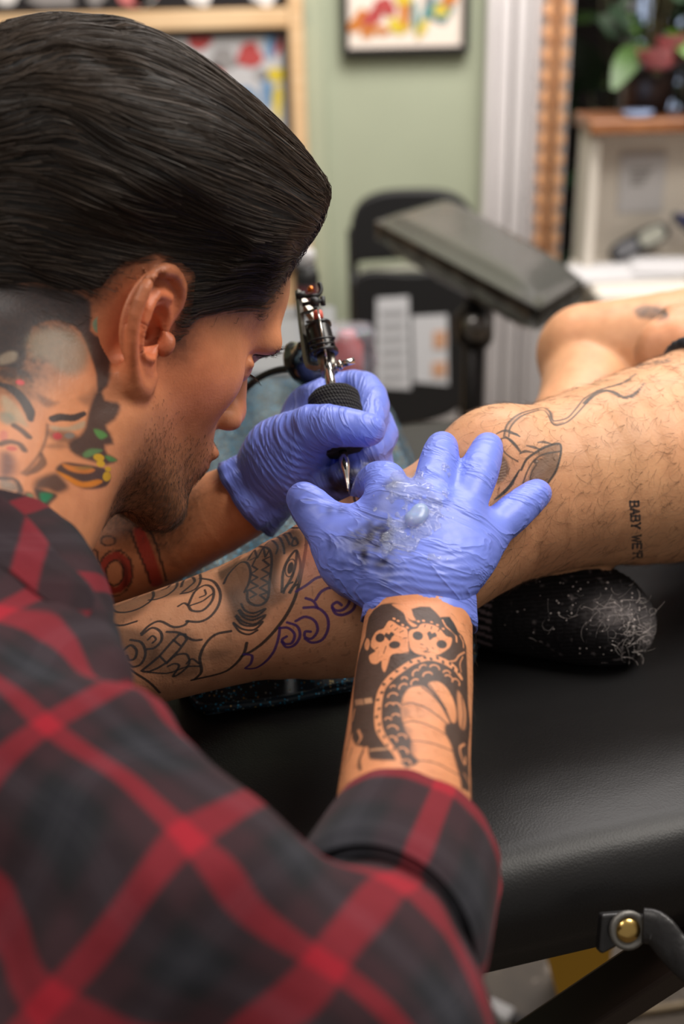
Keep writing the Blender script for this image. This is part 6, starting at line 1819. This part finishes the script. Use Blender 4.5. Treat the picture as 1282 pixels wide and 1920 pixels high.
bd_ = [(i, 0) for i in range(nu_)] + [(nu_, j) for j in range(nv_)] + [(i, nv_) for i in range(nu_, 0, -1)] + [(0, j) for j in range(nv_, 0, -1)]
bd_ = [i*(nv_+1)+j for i, j in bd_]
for a, b in zip(bd_, bd_[1:] + bd_[:1]): f.append((a, n0 + a, n0 + b, b)[::-1])
v = np.array(v); cb_ = v.mean(0) * V(1, 1, 0) + V(0, 0, .7515)
cu = empty('glitter_cushion', cb_); tag(cu, 'blue glitter vinyl cushion lying under the tattooed calf', 'cushion')
part('cushion_body', v, f, m_glit, cu)
pipe = catmull([v[bd_[k]] + V(0, 0, .001) for k in range(0, len(bd_), 3)], 2, True); pipe[:, 2] += .0012 * np.sin(np.arange(len(pipe)) * .55)
part('piping', *sweep(np.concatenate([pipe, pipe[:1]]), .0034, 8), m_glit, cu)

# ================================================================== tattoo machine
def zm(y): return .755 + (920 - y) / 380 * .055
def M(px, py, dz=0.): return P(px, py, zm(py) + dz)
tipM = hit(client, 653, 921); dzm = (zdepth(tipM) if tipM is not None else .755) - .755
dzm = float(np.clip(dzm, -.02, .03))
mc = empty('tattoo_machine', M(653, 921)); tag(mc, 'steel coil tattoo machine with black wrapped grip held in the gloved fist', 'tattoo machine')
m_chrome = mat('polished_steel', lin(206, 204, 200), .16, 1.0); m_oldst = mat('worn_steel', lin(150, 146, 138), .38, 1.0); NT(m_oldst).bump(NT(m_oldst).noise(300, 3), .3, .0006)
m_coil = mat('black_coil_wrap', lin(22, 20, 21), .3); m_knurl = mat('black_knurled', lin(30, 30, 31), .45); m_brass = mat('copper_contact', lin(206, 120, 62), .3, 1.0); m_grom = mat('red_rubber', lin(206, 92, 76), .45); m_rub = mat('black_rubber', lin(16, 16, 17), .5)
axm = unit(M(607, 655) - M(642, 850))
def rr_(px): return px * .79 / F
# grip wrapped in cohesive bandage
m_wrap = mat('black_cohesive_wrap', lin(26, 25, 26), .85); t = NT(m_wrap)
a_ = t.attr('wrapuv').outputs['Vector']; sp = t.n('ShaderNodeSeparateXYZ'); t.l(a_, sp.inputs[0])
def groove(c, n_): return t.math('POWER', t.math('ABSOLUTE', t.math('SINE', t.math('MULTIPLY', c, n_))), .5)
nz_ = t.math('MULTIPLY', t.noise(400, 2), .35)
hgt = t.math('ADD', t.math('MULTIPLY', groove(sp.outputs[0], 26.), groove(sp.outputs[1], 1250.)), nz_)
t.bump(hgt, 1., .0016); t.l(t.ramp(hgt, [(.1, lin(92, 88, 84)), (.5, lin(34, 32, 33)), (1., lin(22, 21, 22))]), t.b.inputs['Base Color'])
g0, g1 = M(642, 846), M(623, 735); gl_len = np.linalg.norm(g1 - g0)
prof = [(.004, 0), (.013, .0005), (.0165, .004), (.0172, .010)] + [(.0176 + .0004 * math.sin(i * 1.9), .010 + i * (gl_len - .018) / 10) for i in range(1, 11)] + [(.0172, gl_len - .004), (.0145, gl_len - .001), (.004, gl_len)]
v, f = lathe(prof, g0, g1 - g0, 48); go_ = part('grip', v, f, m_wrap, mc)
x_, y_, d_ = frame_of(g1 - g0); rel = v - g0; set_vec(go_, 'wrapuv', np.stack([np.arctan2(rel @ y_, rel @ x_) + (rel @ d_) * 22, rel @ d_ + .0012 * np.arctan2(rel @ y_, rel @ x_), np.zeros(len(v))], 1))
part('tube_stem', *sweep([M(627, 760), M(609, 656)], rr_(9.5), 18), m_chrome, mc)
tp0, tp1 = M(642, 846), M(653.5, 920)
d_ = tp1 - tp0
part('tip', *lathe([(rr_(8), 0), (rr_(8.5), .12), (rr_(10), .28), (rr_(9), .45), (rr_(5.5), .62), (rr_(4), .78), (rr_(2.6), .95), (rr_(2.2), 1.)], tp0, d_, 20) if False else lathe([(r_, h_ * np.linalg.norm(d_)) for r_, h_ in ((rr_(7.5), 0), (rr_(8), .12), (rr_(10), .28), (rr_(9), .45), (rr_(5.5), .62), (rr_(4), .78), (rr_(3), .95), (rr_(2.4), 1.))], tp0, d_, 20), m_chrome, mc)
part('tip_slot', *sweep([tp0 + d_ * .16 - FWD * rr_(8), tp0 + d_ * .3 - FWD * rr_(9.6), tp0 + d_ * .48 - FWD * rr_(7.5)], [rr_(1.6), rr_(4), rr_(1.4)], 10), m_rub, mc)
part('needle', *sweep([M(652, 912), M(655, 927)], [rr_(1.2), rr_(.5)], 8), m_chrome, mc)
part('needle_bar', *sweep([M(595.5, 578, -.012), M(601, 610, -.014), M(609.5, 658, -.009), M(613, 680)], rr_(2.0), 10), m_chrome, mc)
# tube vise: clamp sleeve, screw
part('tube_vise', *join(sweep([M(604, 660, .002), M(616, 704, .002)], rr_(13), 20), sweep([M(618, 662, .004), M(625, 698, .004)], rr_(9), 18)), m_oldst, mc)
part('thumb_screw', *join(sweep([M(622, 688), M(634, 685)], rr_(5), 14), sweep([M(634, 685), M(640, 683)], [rr_(10), rr_(9)], 16), sweep([M(640, 683), M(664, 676)], rr_(6.2), 16)), m_chrome, mc)
# frame
fr_path = catmull([M(558, 545, .012), M(562, 580, .010), M(568, 630, .008), M(575, 676, .006), M(582, 688, .004), M(596, 690, .002), M(606, 684, .0)], 5)
part('frame', *sweep(fr_path, rr_(6.4), 4, True, .9, up=-FWD), m_oldst, mc, False)
part('frame', *sweep([M(560, 556, .02), M(590, 600, .024), M(604, 640, .02), M(610, 690, .014)], rr_(5), 4, True, 2., up=RGT), m_oldst, mc, False)
# coils
for (a, b, dz) in (((598, 612), (611, 662), .002), ((586, 618), (598, 664), .022)):
    p0, p1 = M(*a, dz), M(*b, dz); L_c = np.linalg.norm(p1 - p0)
    prof = [(rr_(4), -.001), (rr_(24), -.001), (rr_(24), .0008)] + [(rr_(20 + 1.6 * (i % 2)), .0010 + i * (L_c - .002) / 15) for i in range(16)] + [(rr_(24), L_c - .0008), (rr_(24), L_c + .001), (rr_(4), L_c + .001)]
    part('coil', *lathe(prof, p0, p1 - p0, 28), m_coil, mc)
for k in range(3):
    a = M(580 + 3*k, 640 + 9*k, -.006); b = M(625 - k, 632 + 10*k, -.008); part('rubber_band', *sweep(catmull([a + FWD*.012, a, (a+b)/2 - FWD*.006, b, b + FWD*.012], 4), rr_(1.9), 8), m_rub, mc)
# armature, spring, contact screw, binding post
part('armature_bar', *sweep([M(575, 604, .006), M(604, 598, -.004)], rr_(5), 4, True, .6, up=axm), m_oldst, mc, False)
part('spring', *sweep([M(560, 590, .012), M(578, 585, .006), M(597, 578, -.002)], rr_(6), 4, True, .12, up=axm), m_oldst, mc, False)
part('grommet', *lathe([(rr_(4), -rr_(9)), (rr_(9), -rr_(7)), (rr_(9.5), 0), (rr_(9), rr_(7)), (rr_(4), rr_(10))], M(596.5, 591, -.006), axm, 18), m_grom, mc)
part('contact_knob', *lathe([(rr_(3), -rr_(9)), (rr_(9), -rr_(8)), (rr_(9.5), 0), (rr_(9), rr_(8)), (rr_(3), rr_(9))], M(590, 566), unit(RGT + .2 * FWD), 20), m_knurl, mc)
part('contact_screw', *sweep([M(566, 571), M(605, 564)], rr_(4), 10), m_rub, mc)
part('contact_screw', *sweep([M(605, 557), M(606, 572)], rr_(4.5), 12), m_rub, mc)
part('contact_point', *lathe([(rr_(3), 0), (rr_(6.5), .0004), (rr_(6.5), .003), (rr_(3.5), .0042)], M(583, 547), axm, 16), m_brass, mc)
part('hook', *sweep(catmull([M(572, 556, .004), M(584, 555), M(597, 553), M(602, 543), M(599, 531)], 5), rr_(4), 10), m_rub, mc)
part('binding_post', *sweep([M(556, 556, .01), M(572, 552, .008)], rr_(7), 12), m_knurl, mc)
# clip cord and its sleeve
pod = Sdf().chain(pchain([(548, 655, .845, 14), (560, 680, .85, 26), (580, 698, .855, 30), (606, 700, .858, 22)]), .002, k0=.01); pod.add(rcone(M(566, 648, .02), P(556, 672, .848), rr_(10), rr_(20)), .008)
v, q, ng = sdf_mesh(pod, .0025); part('cord_boot', v, q, mat('glossy_black_film', lin(14, 14, 15), .12, spec=.7, Coat_Weight=.5), mc, ngons=ng)
cordp = catmull([P(556, 690, .85), P(520, 694, .865), P(490, 706, .88), P(468, 722, .89), P(430, 760, .90), P(380, 800, .93), P(300, 830, .98)], 6)
part('clip_cord', *sweep(cordp, rr_(7.5), 10), m_rub, mc)
